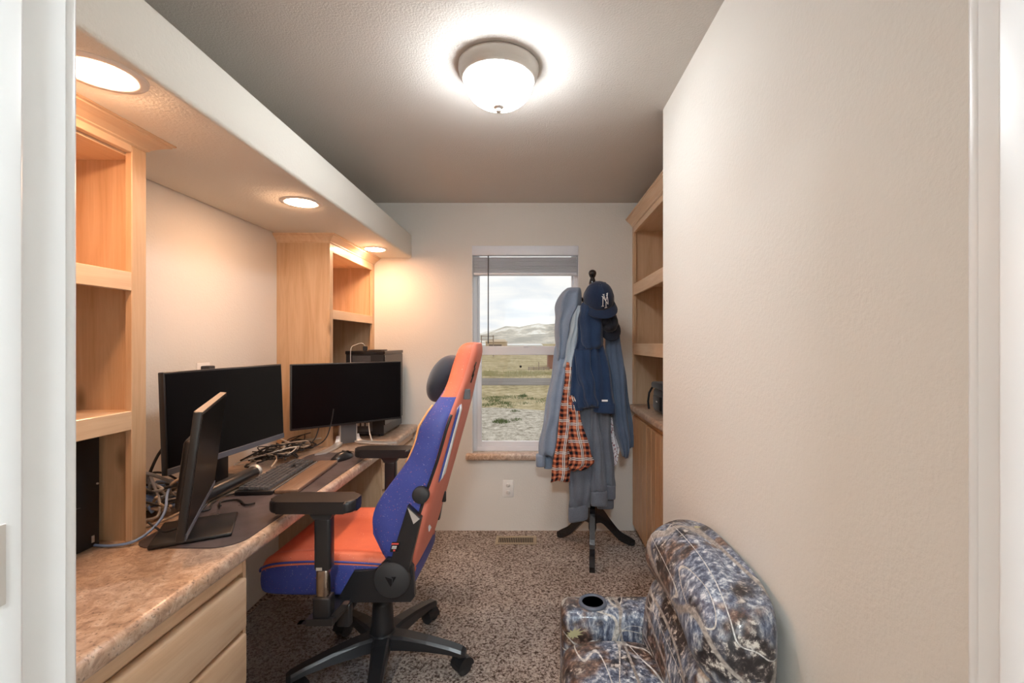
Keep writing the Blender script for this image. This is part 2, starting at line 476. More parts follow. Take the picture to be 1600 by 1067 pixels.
struct(MB().box(XR + 0.10, XA + 0.12, YC - 0.10, YC, 0, ZC).box(XA, XA + 0.12, YC, YB, 0, ZC).build('wall_alcove', 'wall_paint'), 'cream wall of the bookcase alcove')
b = MB()
b.box(XL, WX0, YB, YB + 0.12, 0, ZC).box(WX1, XA + 0.12, YB, YB + 0.12, 0, ZC)
b.box(WX0, WX1, YB, YB + 0.12, 0, WZ0 - 0.05).box(WX0, WX1, YB, YB + 0.12, WZ1, ZC)
struct(b.build('wall_back', 'wall_paint'), 'cream wall with the window')
b = MB()
b.box(XL, DX0 - 0.02, YF - 0.12, YF, 0, ZC).box(DX1 + 0.02, 1.17, YF - 0.12, YF, 0, ZC).box(DX0 - 0.02, DX1 + 0.02, YF - 0.12, YF, DZ + 0.02, ZC)
struct(b.build('wall_front', 'wall_paint'), 'cream wall around the doorway')
struct(MB().box(-1.49, 1.17, -1.6, -1.48, 0, ZC).build('wall_hall_back', 'wall_paint'), 'cream hallway wall behind the doorway')
struct(MB().box(1.05, 1.17, -1.48, YF - 0.12, 0, ZC).build('wall_hall_side', 'wall_paint'), 'cream hallway side wall')

# bullnosed drywall soffit, free on top like a plant ledge
struct(MB().box(XL, -0.90, YF, YB, 2.026, 2.20, 0.014, 3).build('ceiling_soffit', 'soffit_paint'), 'long drywall soffit with three recessed lamps over the desk')

# doorway lining
d = thing('door_1', (0, YF - 0.06, 0), 'white painted doorway lining seen at both picture edges', None, kind='structure')
MB().box(DX0 - 0.02, DX0, YF - 0.13, YF - 0.001, 0, DZ, 0.0015, 1).build('jamb', 'trim_white', d)
MB().box(DX1, DX1 + 0.02, YF - 0.13, YF - 0.001, 0, DZ, 0.0015, 1).build('jamb', 'trim_white', d)
MB().box(DX0 - 0.02, DX1 + 0.02, YF - 0.13, YF - 0.001, DZ, DZ + 0.02, 0.0015, 1).build('head_jamb', 'trim_white', d)
MB().box(DX0, DX0 + 0.011, YF - 0.085, YF - 0.044, 0, DZ, 0.003, 2).build('door_stop', 'trim_white', d)
MB().box(DX1 - 0.011, DX1, YF - 0.085, YF - 0.029, 0, DZ, 0.003, 2).build('door_stop', 'trim_white', d)
MB().box(DX0 + 0.0105, DX0 + 0.0125, YF - 0.082, YF - 0.0575, 1.20, 1.262, 0.0005, 1).build('strike_plate', 'nickel', d)
for sx_, x0, x1 in ((0, DX0 - 0.075, DX0 - 0.005), (1, DX1 + 0.005, DX1 + 0.075)):
    MB().box(x0, x1, YF, YF + 0.014, 0, DZ + 0.07, 0.004, 2).build('casing', 'trim_white', d)

# window
w = thing('window_1', ((WX0 + WX1) / 2, YB + 0.06, WZ0), 'white single-hung vinyl window with laminate sill', None, kind='structure')
def frame(b, x0, x1, z0, z1, y0, y1, t, tb=None, tt=None):
    tb = tb or t; tt = tt or t
    b.box(x0, x0 + t, y0, y1, z0, z1, 0.003, 1).box(x1 - t, x1, y0, y1, z0, z1, 0.003, 1)
    b.box(x0 + t, x1 - t, y0, y1, z0, z0 + tb, 0.003, 1).box(x0 + t, x1 - t, y0, y1, z1 - tt, z1, 0.003, 1)
    return b
frame(MB(), WX0, WX1, WZ0, WZ1, YB + 0.055, YB + 0.115, 0.032, 0.034).build('window_frame', 'vinyl_white', w)
ZM = 1.352
frame(MB(), WX0 + 0.032, WX1 - 0.032, ZM - 0.01, WZ1 - 0.032, YB + 0.085, YB + 0.11, 0.014, 0.03).build('sash', 'vinyl_white', w)
sl = frame(MB(), WX0 + 0.03, WX1 - 0.03, WZ0 + 0.034, ZM + 0.018, YB + 0.06, YB + 0.084, 0.034, 0.04, 0.065).build('sash', 'vinyl_white', w)
MB().box(WX0 + 0.04, WX1 - 0.04, YB + 0.096, YB + 0.1, ZM + 0.01, WZ1 - 0.04).build('pane', 'window_glass', w)
MB().box(WX0 + 0.055, WX1 - 0.055, YB + 0.07, YB + 0.074, WZ0 + 0.06, ZM - 0.02).build('pane', 'window_glass', w)
MB().lathe([(0.0, 0), (0.009, 0), (0.009, 0.002), (0.0, 0.0025)], n=16, M=Matrix.Translation((-0.095, YB + 0.0695, 1.217)) @ Matrix.Rotation(PI / 2, 4, 'X')).build('suction_dot', 'rubber', w)['label'] = 'small black dot on the lower pane'
MB().box(-0.075, -0.035, YB + 0.052, YB + 0.062, ZM + 0.012, ZM + 0.024, 0.003, 1).build('sash_lock', 'vinyl_white', w)
MB().box(WX0 - 0.045, WX1 + 0.05, YB - 0.035, YB + 0.06, WZ0 - 0.05, WZ0, 0.014, 3).build('window_sill', 'laminate', w)
b = MB()
for x0, x1 in ((WX0, WX0 + 0.004), (WX1 - 0.004, WX1)):
    b.box(x0, x1, YB + 0.001, YB + 0.055, WZ0, WZ1)
b.build('reveal_lining', 'trim_white', w)

# blind, raised
bl = thing('window_blind', ((WX0 + WX1) / 2, YB + 0.02, WZ1 - 0.23), 'white slat blind pulled up to the top of the window', 'blind')
MB().box(WX0 + 0.002, WX1 - 0.002, YB - 0.012, YB + 0.042, WZ1 - 0.072, WZ1 - 0.002, 0.004, 2).build('valance', 'blind_white', bl)
zz = WZ1 - 0.088
for k in range(13):
    M = Matrix.Translation(((WX0 + WX1) / 2, YB + 0.02, zz)) @ Matrix.Rotation(random.uniform(-0.03, 0.03), 4, 'X') @ Matrix.Rotation(random.uniform(-0.002, 0.002), 4, 'Y')
    MB().box(-0.383, 0.383, -0.025, 0.025, -0.0018, 0.0018, 0.001, 1, M=M).build('slat', 'blind_white', bl)
    zz -= 0.0085
MB().box(WX0 + 0.014, WX1 - 0.014, YB - 0.006, YB + 0.046, zz - 0.019, zz - 0.001, 0.003, 2).build('bottom_rail', 'blind_white', bl)
for x in (-0.31, -0.06, 0.2):
    MB().tube([(x, YB + 0.02, WZ1 - 0.07), (x, YB + 0.02, zz)], 0.0012, 6).build('lift_cord', 'blind_white', bl)
MB().tube([(-0.332, YB - 0.016, WZ1 - 0.075), (-0.332, YB - 0.018, WZ1 - 0.40), (-0.332, YB - 0.018, 1.392)], 0.0042, 8).build('tilt_wand', 'grey_plastic', bl)  # white wand coloured dark: its silhouette against the sky is painted in

# ================================================================== lamps
def dome_lamp(c, R, glow, label):
    t = thing('ceiling_light', c, label, 'ceiling light')
    MB().lathe([(R * 0.97, 0), (R, -0.004), (R * 1.0, -0.010), (R * 0.955, -0.034), (R * 0.94, -0.037), (R * 0.94, -0.043), (R * 0.91, -0.047), (R * 0.90, -0.054), (R * 0.84, -0.056), (R * 0.84, -0.03)], c, 64).build('base_ring', 'nickel', t)
    prof = [(R * 0.86, -0.05)]
    for k in range(1, 14):
        a = k / 13 * PI / 2
        prof.append((R * 0.86 * math.cos(a) ** 0.85 if k < 13 else 0.0, -0.05 - 0.098 * math.sin(a)))
    MB().lathe(prof, c, 64).build('glass_dome', glow, t)
    MB().lathe([(0.0, -0.146), (0.021, -0.147), (0.022, -0.150), (0.018, -0.154), (0.010, -0.156), (0.009, -0.161), (0.012, -0.165), (0.008, -0.171), (0.0, -0.173)], c, 24).build('finial', 'nickel', t)
    return t
dome_lamp((-0.13, 1.69, ZC), 0.152, 'glow_dome', 'round flush ceiling lamp with frosted glass bowl and nickel ring')
dome_lamp((0.0, -0.95, ZC), 0.165, 'glow_hall', 'round flush ceiling lamp of the hallway outside the room')
for (x, y, lb) in ((-1.005, 1.04, 'nearest of the three recessed soffit lamps, above the near bookcase'),
                   (-1.035, 2.00, 'middle of the three recessed soffit lamps, above the monitors'),
                   (-1.06, 3.00, 'farthest of the three recessed soffit lamps, beside the far bookcase')):
    t = thing('recessed_light', (x, y, 2.026), lb, 'recessed light', 'recessed lamps in the soffit')
    MB().lathe([(0.062, -0.001), (0.0625, -0.004), (0.070, -0.0055), (0.086, -0.003), (0.088, 0.0), (0.088, -0.0005)], (x, y, 2.026), 48).build('trim_ring', 'plastic_white', t)
    MB().lathe([(0.0, -0.013), (0.02, -0.0125), (0.04, -0.0105), (0.055, -0.0065), (0.0625, -0.002)], (x, y, 2.026), 48).build('lens', 'glow_warm', t, recalc=False)

# ================================================================== bookcases
def crown(b, x0, x1, y0, y1, z0, h, pr, ex):
    """mitred crown: ex = which sides flare (xmin, xmax, ymin, ymax)"""
    prof = [(0.0, 0.0), (0.12, 0.10), (0.12, 0.18), (0.25, 0.30), (0.45, 0.48), (0.72, 0.66), (0.86, 0.74), (0.86, 0.84), (1.0, 0.90), (1.0, 1.0)]
    secs = []
    for q, hz in prof:
        e = [pr * q * s for s in ex]
        secs.append([(x0 - e[0], y0 - e[2], z0 + h * hz), (x1 + e[1], y0 - e[2], z0 + h * hz), (x1 + e[1], y1 + e[3], z0 + h * hz), (x0 - e[0], y1 + e[3], z0 + h * hz)])
    return b.loft(secs, smooth=False)
def bookcase(name, label, xw, xf, y0, y1, z0, z1, rails, ch, pr, ex, stile=0.042, woods=('maple_z', 'maple_y'), sides=(1, 1)):
    """xw: wall side, xf: front face plane; opens towards xf"""
    s = 1 if xf > xw else -1
    t = thing(name, ((xw + xf) / 2, (y0 + y1) / 2, z0), label, 'bookcase')
    zt = z1 - ch
    ft = 0.02 * s
    for ya in (y0, y1 - 0.018):
        MB().box(xw + 0.002 * s, xf - ft, ya, ya + 0.018, z0, zt).build('side_panel', woods[0], t)
    MB().box(xw + 0.001 * s, xw + 0.008 * s, y0 + 0.018, y1 - 0.018, z0, zt).build('back_panel', 'bookback', t)
    MB().box(xw + 0.008 * s, xf - ft, y0 + 0.018, y1 - 0.018, zt - 0.03, zt - 0.012).build('top_panel', woods[1], t)
    for ya in (y0, y1 - stile):
        MB().box(xf - ft, xf, ya, ya + stile, z0, zt, 0.0015, 1).build('stile', woods[0], t)
    for k, (za, zb) in enumerate(rails):
        MB().box(xf - ft, xf, y0 + stile, y1 - stile, zb, za, 0.0015, 1).build('rail', woods[1], t)
        if k:
            MB().box(xw + 0.008 * s, xf - ft, y0 + 0.018, y1 - 0.018, za - 0.02, za - 0.001).build('shelf', woods[1], t)
    xa, xb = min(xw, xf), max(xw, xf)
    crown(MB(), xa + (0.002 if s > 0 else 0), xb - (0.002 if s < 0 else 0), y0, y1, zt, ch, pr, ex).build('crown_moulding', woods[1], t)
    return t
DT = 0.795                              # desk top height
bookcase('bookcase', 'near maple bookcase on the desk, cut by the door frame', XL, -1.194, 0.70, 1.383, DT, 2.026,
         [(1.988, 1.965), (1.609, 1.554), (1.196, 1.14)], 0.040, 0.052, (0, 1, 1, 1), 0.05)
bookcase('bookcase', 'far maple bookcase on the desk between monitors and window wall', XL, -1.18, 2.60, YB - 0.002, DT, 2.026,
         [(1.978, 1.93), (1.593, 1.538)], 0.048, 0.045, (0, 1, 1, 0))
bookcase('bookcase', 'tall upper bookcase in the alcove behind the coat rack', XA, 0.738, 2.06, YB - 0.002, 0.945, 2.315,
         [(2.25, 2.208), (1.83, 1.748), (1.392, 1.312)], 0.062, 0.05, (1, 0, 0, 0))

# alcove base cabinet and its counter
t = thing('base_cabinet', (0.9, 2.7, 0), 'alder base cabinet with plank doors beneath the alcove bookcase', 'cabinet')
MB().box(0.755, XA - 0.002, 2.06, YB - 0.002, 0.05, 0.897).build('body', 'alder_z', t)
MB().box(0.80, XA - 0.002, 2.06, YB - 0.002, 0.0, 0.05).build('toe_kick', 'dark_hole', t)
for (ya, yb) in ((2.905, 3.315), (2.485, 2.895), (2.07, 2.475)):
    dd = MB().box(0.741, 0.755, ya, yb, 0.055, 0.862, 0.003, 1).build('door', 'alder_z', t)
    nst = 4
    for k in range(nst):
        a_ = ya + 0.004 + (yb - ya - 0.008) * k / nst; b_ = ya + 0.004 + (yb - ya - 0.008) * (k + 1) / nst
        MB().box(0.735, 0.742, a_ + 0.0015, b_ - 0.0015, 0.06, 0.857, 0.002, 1).build('plank', 'alder_z', dd)
tag(MB().box(0.712, XA - 0.002, 2.06, YB - 0.002, 0.899, 0.943, 0.014, 3).build('countertop', 'laminate'), 'brown speckled laminate counter under the alcove bookcase', 'countertop')

# camera bag on the counter
t = thing('camera_bag', (0.90, 2.86, 0.943), 'small black camera bag on the alcove counter', 'bag')
MB().box(0.80, 1.0, 2.72, 3.0, 0.943, 1.10, 0.025, 3).build('body', 'bag_black', t)
MB().box(0.79, 1.005, 2.71, 3.01, 1.098, 1.14, 0.015, 3).build('lid', 'bag_black', t)
MB().box(0.785, 0.802, 2.78, 2.94, 0.97, 1.06, 0.008, 2).build('front_pocket', 'bag_black', t)
MB().box(0.783, 0.786, 2.83, 2.86, 1.02, 1.028).build('badge', 'silver', t)
MB().tube([(0.80, 3.005, 1.10), (0.785, 3.03, 1.06), (0.78, 3.04, 1.0), (0.785, 3.035, 0.95)], 0.007, 8).build('strap', 'bag_black', t)
tag(MB().box(0.86, 0.98, 2.74, 2.9, 1.8305, 1.845, 0.003, 1).build('folded_paper', 'bag_black'), 'thin dark folder lying on the upper alcove shelf', 'folder')

# ================================================================== desk
tag(MB().box(XL + 0.002, -0.855, YF + 0.002, YB - 0.002, DT - 0.05, DT, 0.018, 4).build('desktop', 'laminate'), 'long brown speckled laminate desktop along the left wall', 'desktop')
def pedestal(label, y0, y1):
    t = thing('drawer_cabinet', (-1.17, (y0 + y1) / 2, 0), label, 'cabinet')
    MB().box(XL + 0.002, -0.905, y0, y1, 0.06, DT - 0.052).build('body', 'maple_z', t)
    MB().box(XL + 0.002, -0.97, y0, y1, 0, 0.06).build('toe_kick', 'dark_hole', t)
    MB().box(-0.905, -0.888, y0, y0 + 0.014, 0.06, DT - 0.052).build('stile', 'maple_z', t)
    MB().box(-0.905, -0.888, y1 - 0.014, y1, 0.06, DT - 0.052).build('stile', 'maple_z', t)
    MB().box(-0.905, -0.890, y0 + 0.014, y1 - 0.014, DT - 0.098, DT - 0.052).build('rail', 'maple_y', t)
    z = DT - 0.110
    for h in (0.152, 0.152, 0.30):
        dr = MB().box(-0.905, -0.872, y0 + 0.017, y1 - 0.017, z - h, z, 0.007, 2).build('drawer', 'maple_y', t)
        z -= h + 0.016
    return t
pedestal('maple drawer cabinet under the near end of the desk', 0.66, 1.385)
pedestal('maple drawer cabinet under the far end of the desk', 2.62, YB - 0.004)

# desk mat with rounded corners
def rrect(x0, x1, y0, y1, r, n=6):
    o = []
    for cx, cy, a0 in ((x1 - r, y1 - r, 0), (x0 + r, y1 - r, PI / 2), (x0 + r, y0 + r, PI), (x1 - r, y0 + r, 1.5 * PI)):
        for k in range(n + 1):
            a = a0 + PI / 2 * k / n
            o.append((cx + r * math.cos(a), cy + r * math.sin(a)))
    return o
tag(MB().prism(rrect(-1.20, -0.877, 1.315, 2.45, 0.075), DT, DT + 0.003).build('desk_mat', 'desk_mat'), 'large dark brown desk mat under the keyboard', 'desk mat')
MZ = DT + 0.003

# keyboard
kb_a = math.atan2(0.035, 0.45)
KM = rotz(kb_a, (-1.120, 1.985, MZ))
t = thing('keyboard', (-1.120, 1.985, MZ), 'black mechanical keyboard with dark keycaps on the desk mat', 'keyboard')
MB().box(-0.07, 0.07, -0.225, 0.225, 0.0, 0.018, 0.004, 2, M=KM).build('case', 'black_plastic', t)
MB().box(0.068, 0.0715, -0.22, 0.22, 0.012, 0.0165, M=KM).build('light_bar', 'silver', t)
u = 0.0192
keys = []
rows = [[1, 1, 1, 1, 1, 1, 1, 1, 1, 1, 1, 1, 1], [1] * 13 + [2], [1.5] + [1] * 12 + [1.5], [1.75] + [1] * 11 + [2.25], [2.25] + [1] * 10 + [2.75], [1.25, 1.25, 1.25, 6.25, 1.25, 1.25, 1.25, 1.25]]
kmesh = {}
def keycap(wd, x, y, z):
    q = round(wd, 2)
    h = (wd * u - 0.0025) / 2
    if q not in kmesh:
        b = MB(); s = []
        for k, (f, zz_) in enumerate(((1, 0), (0.97, 0.004), (0.76, 0.0105))):
            a = 0.0084 * f; c_ = h - 0.0084 * (1 - f)
            s.append([(-a, -c_, zz_), (a, -c_, zz_), (a, c_, zz_), (-a, c_, zz_)])
        b.loft(s, smooth=False)
        o = b.build('key', 'grey_plastic', origin=(0, 0, 0)); kmesh[q] = o.data
        o.parent = t
    else:
        o = bpy.data.objects.new('key', kmesh[q]); COL.objects.link(o); o.parent = t
    o.matrix_local = Matrix.Translation(-Vector(t.location)) @ KM @ Matrix.Translation((x, y, z))
for r, row in enumerate(rows):
    x = -0.048 + r * u * 1.0
    y = -0.220
    for k, wd in enumerate(row):
        if r == 0 and k in (1, 5, 9): y += 0.5 * u
        keycap(wd, x, y + wd * u / 2, 0.018 + 0.001 * (5 - r)); y += wd * u
for r in range(6):
    for c_ in range(3):
        if r == 3 or (r == 4 and c_ != 1): continue
        keycap(1, -0.048 + r * u, -0.220 + 15.3 * u + (c_ + 0.5) * u, 0.018 + 0.001 * (5 - r))
for r in range(1, 6):
    for c_ in range(4):
        keycap(1, -0.048 + r * u, -0.220 + 18.6 * u + (c_ + 0.5) * u, 0.018 + 0.001 * (5 - r))
tag(MB().box(0.078, 0.168, -0.22, 0.23, 0.0, 0.018, 0.005, 2, M=KM).build('wrist_rest', 'wrist_wood'), 'dark wooden wrist rest in front of the keyboard', 'wrist rest')

# mouse
t = thing('computer_mouse', (-0.985, 2.31, MZ), 'black patterned gaming mouse beside the keyboard', 'mouse')
secs = []
for k in range(11):
    f = k / 10; y = -0.06 + 0.12 * f
    hw = 0.033 * math.sin(PI * (0.12 + 0.78 * f)) ** 0.45; hh = 0.04 * math.sin(PI * (0.10 + 0.74 * f)) ** 0.7
    secs.append([(hw * math.cos(a) * (1 + 0.08 * math.sin(a)), y, max(0.0, hh * math.sin(a))) for a in [PI * j / 12 for j in range(13)]])
MM = rotz(-0.35, (-0.985, 2.31, MZ))
MB().loft(secs, M=MM).build('body', 'black_satin', t)
MB().lathe([(0, -0.005), (0.009, -0.004), (0.009, 0.004), (0, 0.005)], n=16, M=MM @ Matrix.Translation((0, 0.038, 0.028)) @ Matrix.Rotation(PI / 2, 4, 'Y')).build('scroll_wheel', 'rubber', t)
for s_ in (-1, 1):
    MB().box(s_ * 0.004, s_ * 0.024, 0.01, 0.05, 0.0305, 0.034, 0.001, 1, M=MM @ Matrix.Rotation(-0.30, 4, 'X') @ Matrix.Translation((0, 0.0, 0.010))).build('button', 'black_gloss', t)
b = MB()
for k in range(22):
    a, y = random.uniform(0.4, 2.7), random.uniform(-0.035, 0.03)
    hh = 0.0385
    b.lathe([(0.003, 0), (0.0022, 0.0012)], (0.03 * math.cos(a), y, hh * math.sin(a) - 0.0005), 6, M=MM)
b.build('grip_pattern', 'grey_plastic', t)

# ---------------------------------------------------------------- monitors
def monitor(label, c, ang, tilt, W, H, zb, chin, th=0.022, stand='plain', base=None):
    """c: panel centre on the desk plane; local +y is the screen normal"""
    t = thing('monitor', (c[0], c[1], MZ), label, 'monitor')
    M = rotz(ang, (c[0], c[1], zb)) @ Matrix.Rotation(tilt, 4, 'X')
    MB().box(-W / 2, W / 2, -th, 0, 0, H, 0.003, 2, M=M).build('panel_housing', 'black_satin', t)
    MB().box(-W / 2 + 0.007, W / 2 - 0.007, -0.001, 0.0012, chin, H - 0.007, M=M).build('screen', 'screen', t)
    MB().box(-W / 2 + 0.002, W / 2 - 0.002, -0.001, 0.003, 0.001, chin - 0.002, 0.001, 1, M=M).build('lower_bezel', 'bezel_blue' if chin > 0.015 else 'black_plastic', t)
    MB().box(-W * 0.28, W * 0.28, -th - 0.03, -th + 0.002, H * 0.12, H * 0.72, 0.012, 2, M=M).build('rear_housing', 'black_plastic', t)
    return t, M
# large panel along the wall
a1 = math.atan2(0.645, 0.058)
t, M = monitor('large black monitor standing parallel to the left wall', (-1.257, 1.892), a1 - PI, 0.04, 0.64, 0.365, 0.93, 0.026)
bR = rotz(a1 - PI, (-1.257, 1.892, MZ))
MB().box(-0.12, 0.12, -0.17, -0.045, -0.003, 0.012, 0.004, 2, M=bR).build('stand_base', 'black_plastic', t)
MB().box(-0.035, 0.035, -0.095, -0.058, 0.01, 0.30, 0.006, 2, M=bR).build('stand_neck', 'black_plastic', t)
# middle panel on a two-legged silver-edged stand
d2 = Vector((0.476, 0.41)).normalized()
a2 = math.atan2(d2.y, d2.x)
t, M = monitor('middle black monitor on a silver-edged forked stand before the computer tower', (-1.072, 2.625), a2 - PI, 0.0, 0.63, 0.362, 0.92, 0.012)
S = rotz(a2 - PI, (-1.072, 2.625, MZ))
MB().box(-0.045, 0.045, -0.052, -0.026, 0.006, 0.24, 0.004, 2, M=S).build('stand_neck', 'grey_plastic', t)
for s_ in (-1, 1):
    MB().box(s_ * 0.045, s_ * 0.049, -0.054, -0.024, 0.02, 0.16, 0.001, 1, M=S).build('neck_edge', 'silver', t)
    pts = [(s_ * 0.047, -0.04, 0.05), (s_ * 0.05, -0.036, 0.025), (s_ * 0.062, -0.02, 0.012), (s_ * 0.12, 0.05, 0.007), (s_ * 0.2, 0.13, 0.006)]
    pts = spline(pts, 16)
    secs = []
    for k, q in enumerate(pts):
        wv = 0.018 + 0.010 * k / 15
        secs.append([(q[0] - wv, q[1], q[2] - 0.005), (q[0] + wv, q[1], q[2] - 0.005), (q[0] + wv, q[1], q[2] + 0.005), (q[0] - wv, q[1], q[2] + 0.005)])
    MB().loft(secs, smooth=False, M=S).build('stand_leg', 'silver', t)
# near panel, almost edge-on
d3 = Vector((-0.48, 0.877)).normalized()
a3 = math.atan2(d3.y, d3.x)
c3 = (-1.068, 1.435)
t, M = monitor('slim black monitor turned edge-on at the near end of the desk mat', (-1.060, 1.432), a3 - PI, -0.115, 0.545, 0.345, 0.868, 0.02, 0.02)
MB().box(-0.27, 0.27, -0.0195, -0.0005, 0.3445, 0.3462, M=M).build('top_edge', 'cable_tan', t)
S = rotz(a3 - PI, (c3[0], c3[1], MZ))
MB().box(-0.10, 0.10, -0.11, 0.095, 0, 0.012, 0.004, 2, M=S).build('stand_base', 'black_satin', t)
MB().prism([(-0.035, 0.010), (0.035, 0.010), (0.035, 0.20), (-0.035, 0.20)], -0.045, -0.02, M=S @ Matrix.Rotation(PI / 2, 4, 'X') @ Matrix.Scale(-1, 4, (0, 0, 1)), bev=0.003).build('stand_neck', 'black_plastic', t)

# sound bar
t = thing('sound_bar', (-1.235, 1.82, DT), 'dark tube-shaped sound bar lying below the large monitor', 'sound bar')
MB().lathe([(0, -0.18), (0.025, -0.18), (0.028, -0.17), (0.028, 0.17), (0.025, 0.18), (0, 0.18)], n=24, M=rotz(0.02, (-1.236, 1.81, DT + 0.029)) @ Matrix.Rotation(PI / 2, 4, 'X')).build('body', 'black_satin', t)
MB().lathe([(0, -0.006), (0.0305, -0.006), (0.0315, 0), (0.0305, 0.006), (0, 0.006)], n=24, M=rotz(0.02, (-1.239, 1.995, DT + 0.031)) @ Matrix.Rotation(PI / 2, 4, 'X')).build('end_cap', 'silver', t)

# ---------------------------------------------------------------- computer tower
t = thing('computer_tower', (-1.075, 3.08, DT), 'black computer tower at the far end of the desk', 'computer')
x0, x1, y0, y1, z0, z1 = -1.205, -0.955, 2.88, 3.28, DT + 0.012, 1.345
MB().box(x0, x1 - 0.006, y0 + 0.004, y1, z0, z1 - 0.02, 0.002, 1).build('case', 'black_satin', t)
MB().box(x0 - 0.003, x1 + 0.002, y0 - 0.002, y1 + 0.003, z1 - 0.022, z1, 0.003, 1).build('top_cover', 'black_gloss', t)
MB().box(x1 - 0.006, x1, y0 + 0.006, y1 - 0.002, z0 + 0.06, z1 - 0.025, 0.001, 1).build('side_window', 'black_gloss', t)
b = MB()
for r in range(5):
    for c_ in range(14):
        b.lathe([(0.0025, 0), (0.002, 0.001)], (0, 0, 0), 6, M=Matrix.Translation((x0 + 0.045 + c_ * 0.0085, y0 + 0.0045, z1 - 0.035 - r * 0.009)) @ Matrix.Rotation(PI / 2, 4, 'X'))
b.build('vent_grid', 'cable_grey', t)
MB().box(x0 + 0.07, x0 + 0.15, y0 + 0.002, y0 + 0.0045, z1 - 0.10, z1 - 0.084).build('paper_label', 'plastic_white', t)
MB().box(x0 + 0.02, x0 + 0.17, y0 + 0.0025, y0 + 0.005, z0 + 0.02, z0 + 0.10, 0.001, 1).build('power_supply_panel', 'grey_plastic', t)
for k in range(3):
    MB().box(x0 + 0.07 + k * 0.03, x0 + 0.088 + k * 0.03, y0 + 0.001, y0 + 0.003, z0 + 0.055, z0 + 0.075).build('socket', 'cable_white', t)
for (fx, fy) in ((x0 + 0.02, y0 + 0.03), (x1 - 0.03, y0 + 0.03), (x0 + 0.02, y1 - 0.03), (x1 - 0.03, y1 - 0.03)):
    MB().lathe([(0.014, 0), (0.012, 0.014)], (fx, fy, DT), 12).build('foot', 'rubber', t)
tag(MB().box(-1.09, -1.0, 2.95, 3.08, 1.3455, 1.352, 0.003, 1).build('drive_case', 'rubber'), 'thin black drive lying on top of the computer tower', 'drive')
t = thing('power_adapter', (-1.10, 3.0, 1.3455), 'small black power adapter standing on the computer tower', 'adapter')
MB().box(-1.13, -1.105, 2.97, 2.995, 1.3455, 1.375, 0.003, 1).build('body', 'rubber', t)
MB().tube(spline([(-1.118, 2.98, 1.375), (-1.13, 2.96, 1.395), (-1.16, 2.93, 1.385), (-1.168, 2.872, 1.36), (-1.168, 2.868, 1.25)], 16), 0.002, 6).build('cord', 'cable_white', t)

# black case in the near bookcase
t = thing('computer_case', (-1.38, 1.08, DT), 'black metal computer case inside the near bookcase', 'computer')
MB().box(-1.475, -1.30, 0.80, 1.345, DT, 1.135, 0.003, 1).build('case', 'black_plastic', t)
MB().tube([(-1.2995, 1.262, 0.955), (-1.2995, 1.268, 0.935), (-1.2995, 1.255, 0.928), (-1.2995, 1.285, 0.925)], 0.0012, 6).build('scratch', 'grey_plastic', t)
MB().box(-1.2997, -1.298, 1.318, 1.326, 0.81, 0.83).build('side_catch', 'silver', t)
MB().lathe([(0.003, 0), (0.003, 0.003)], n=10, M=Matrix.Translation((-1.2995, 1.335, 0.98)) @ Matrix.Rotation(PI / 2, 4, 'Y')).build('screw', 'silver', t)

# outlets
def outlet(label, M, plug=False):
    o = M @ Vector((0, 0, 0))
    t = thing('wall_outlet', tuple(o), label, 'outlet')
    MB().box(-0.04, 0.04, 0, 0.006, -0.064, 0.064, 0.004, 2, M=M).build('cover_plate', 'plastic_white', t)
    for s_ in (-1, 1):
        MB().lathe([(0, 0.0075), (0.016, 0.0075), (0.0165, 0.005)], n=20, M=M @ Matrix.Translation((0, 0, s_ * 0.026)) @ Matrix.Rotation(-PI / 2, 4, 'X')).build('socket', 'plastic_white', t)
        b = MB()
        for q in (-1, 1):
            b.box(q * 0.006 - 0.001, q * 0.006 + 0.001, 0.0005 + 0.007, 0.0082, s_ * 0.026, s_ * 0.026 + 0.008, M=M)
        b.build('slot', 'dark_hole', t)
    if plug:
        MB().box(-0.018, 0.022, 0.006, 0.045, -0.03, 0.05, 0.004, 2, M=M).build('plug', 'rubber', t)
outlet('white wall outlet below the window', Matrix.Translation((-0.186, YB, 0.314)) @ Matrix.Rotation(PI, 4, 'Z'))
outlet('white wall outlet behind the large monitor', Matrix.Translation((XL, 2.02, 1.245)) @ Matrix.Rotation(-PI / 2, 4, 'Z'), True)

# power strip and cables
t = thing('power_strip', (-1.43, 1.62, DT), 'white power strip with a dark plug behind the large monitor', 'power strip')
PM = rotz(PI / 2 + 0.1, (-1.44, 1.62, DT + 0.06)) @ Matrix.Rotation(0.32, 4, 'Y')
MB().box(-0.14, 0.14, -0.03, 0.03, -0.02, 0.02, 0.006, 2, M=PM).build('body', 'cable_white', t)
MB().box(-0.10, -0.05, -0.02, 0.02, 0.02, 0.06, 0.005, 2, M=PM).build('plug', 'rubber', t)
MB().box(0.0, 0.05, -0.02, 0.02, 0.02, 0.055, 0.005, 2, M=PM).build('plug', 'rubber', t)
def cable(label, pts, r, m, group=None, n=40):
    for q in pts:
        pass
    return tag(MB().tube(spline(pts, n), r, 8).build('cable', m), label, 'cable', group)
cable('blue network cable leading into the near bookcase', [(-1.294, 1.322, 0.802), (-1.24, 1.318, 0.802), (-1.188, 1.335, 0.808), (-1.178, 1.39, 0.825), (-1.20, 1.46, 0.85), (-1.27, 1.56, 0.885), (-1.34, 1.70, 0.87), (-1.40, 1.86, 0.83)], 0.0042, 'cable_blue')
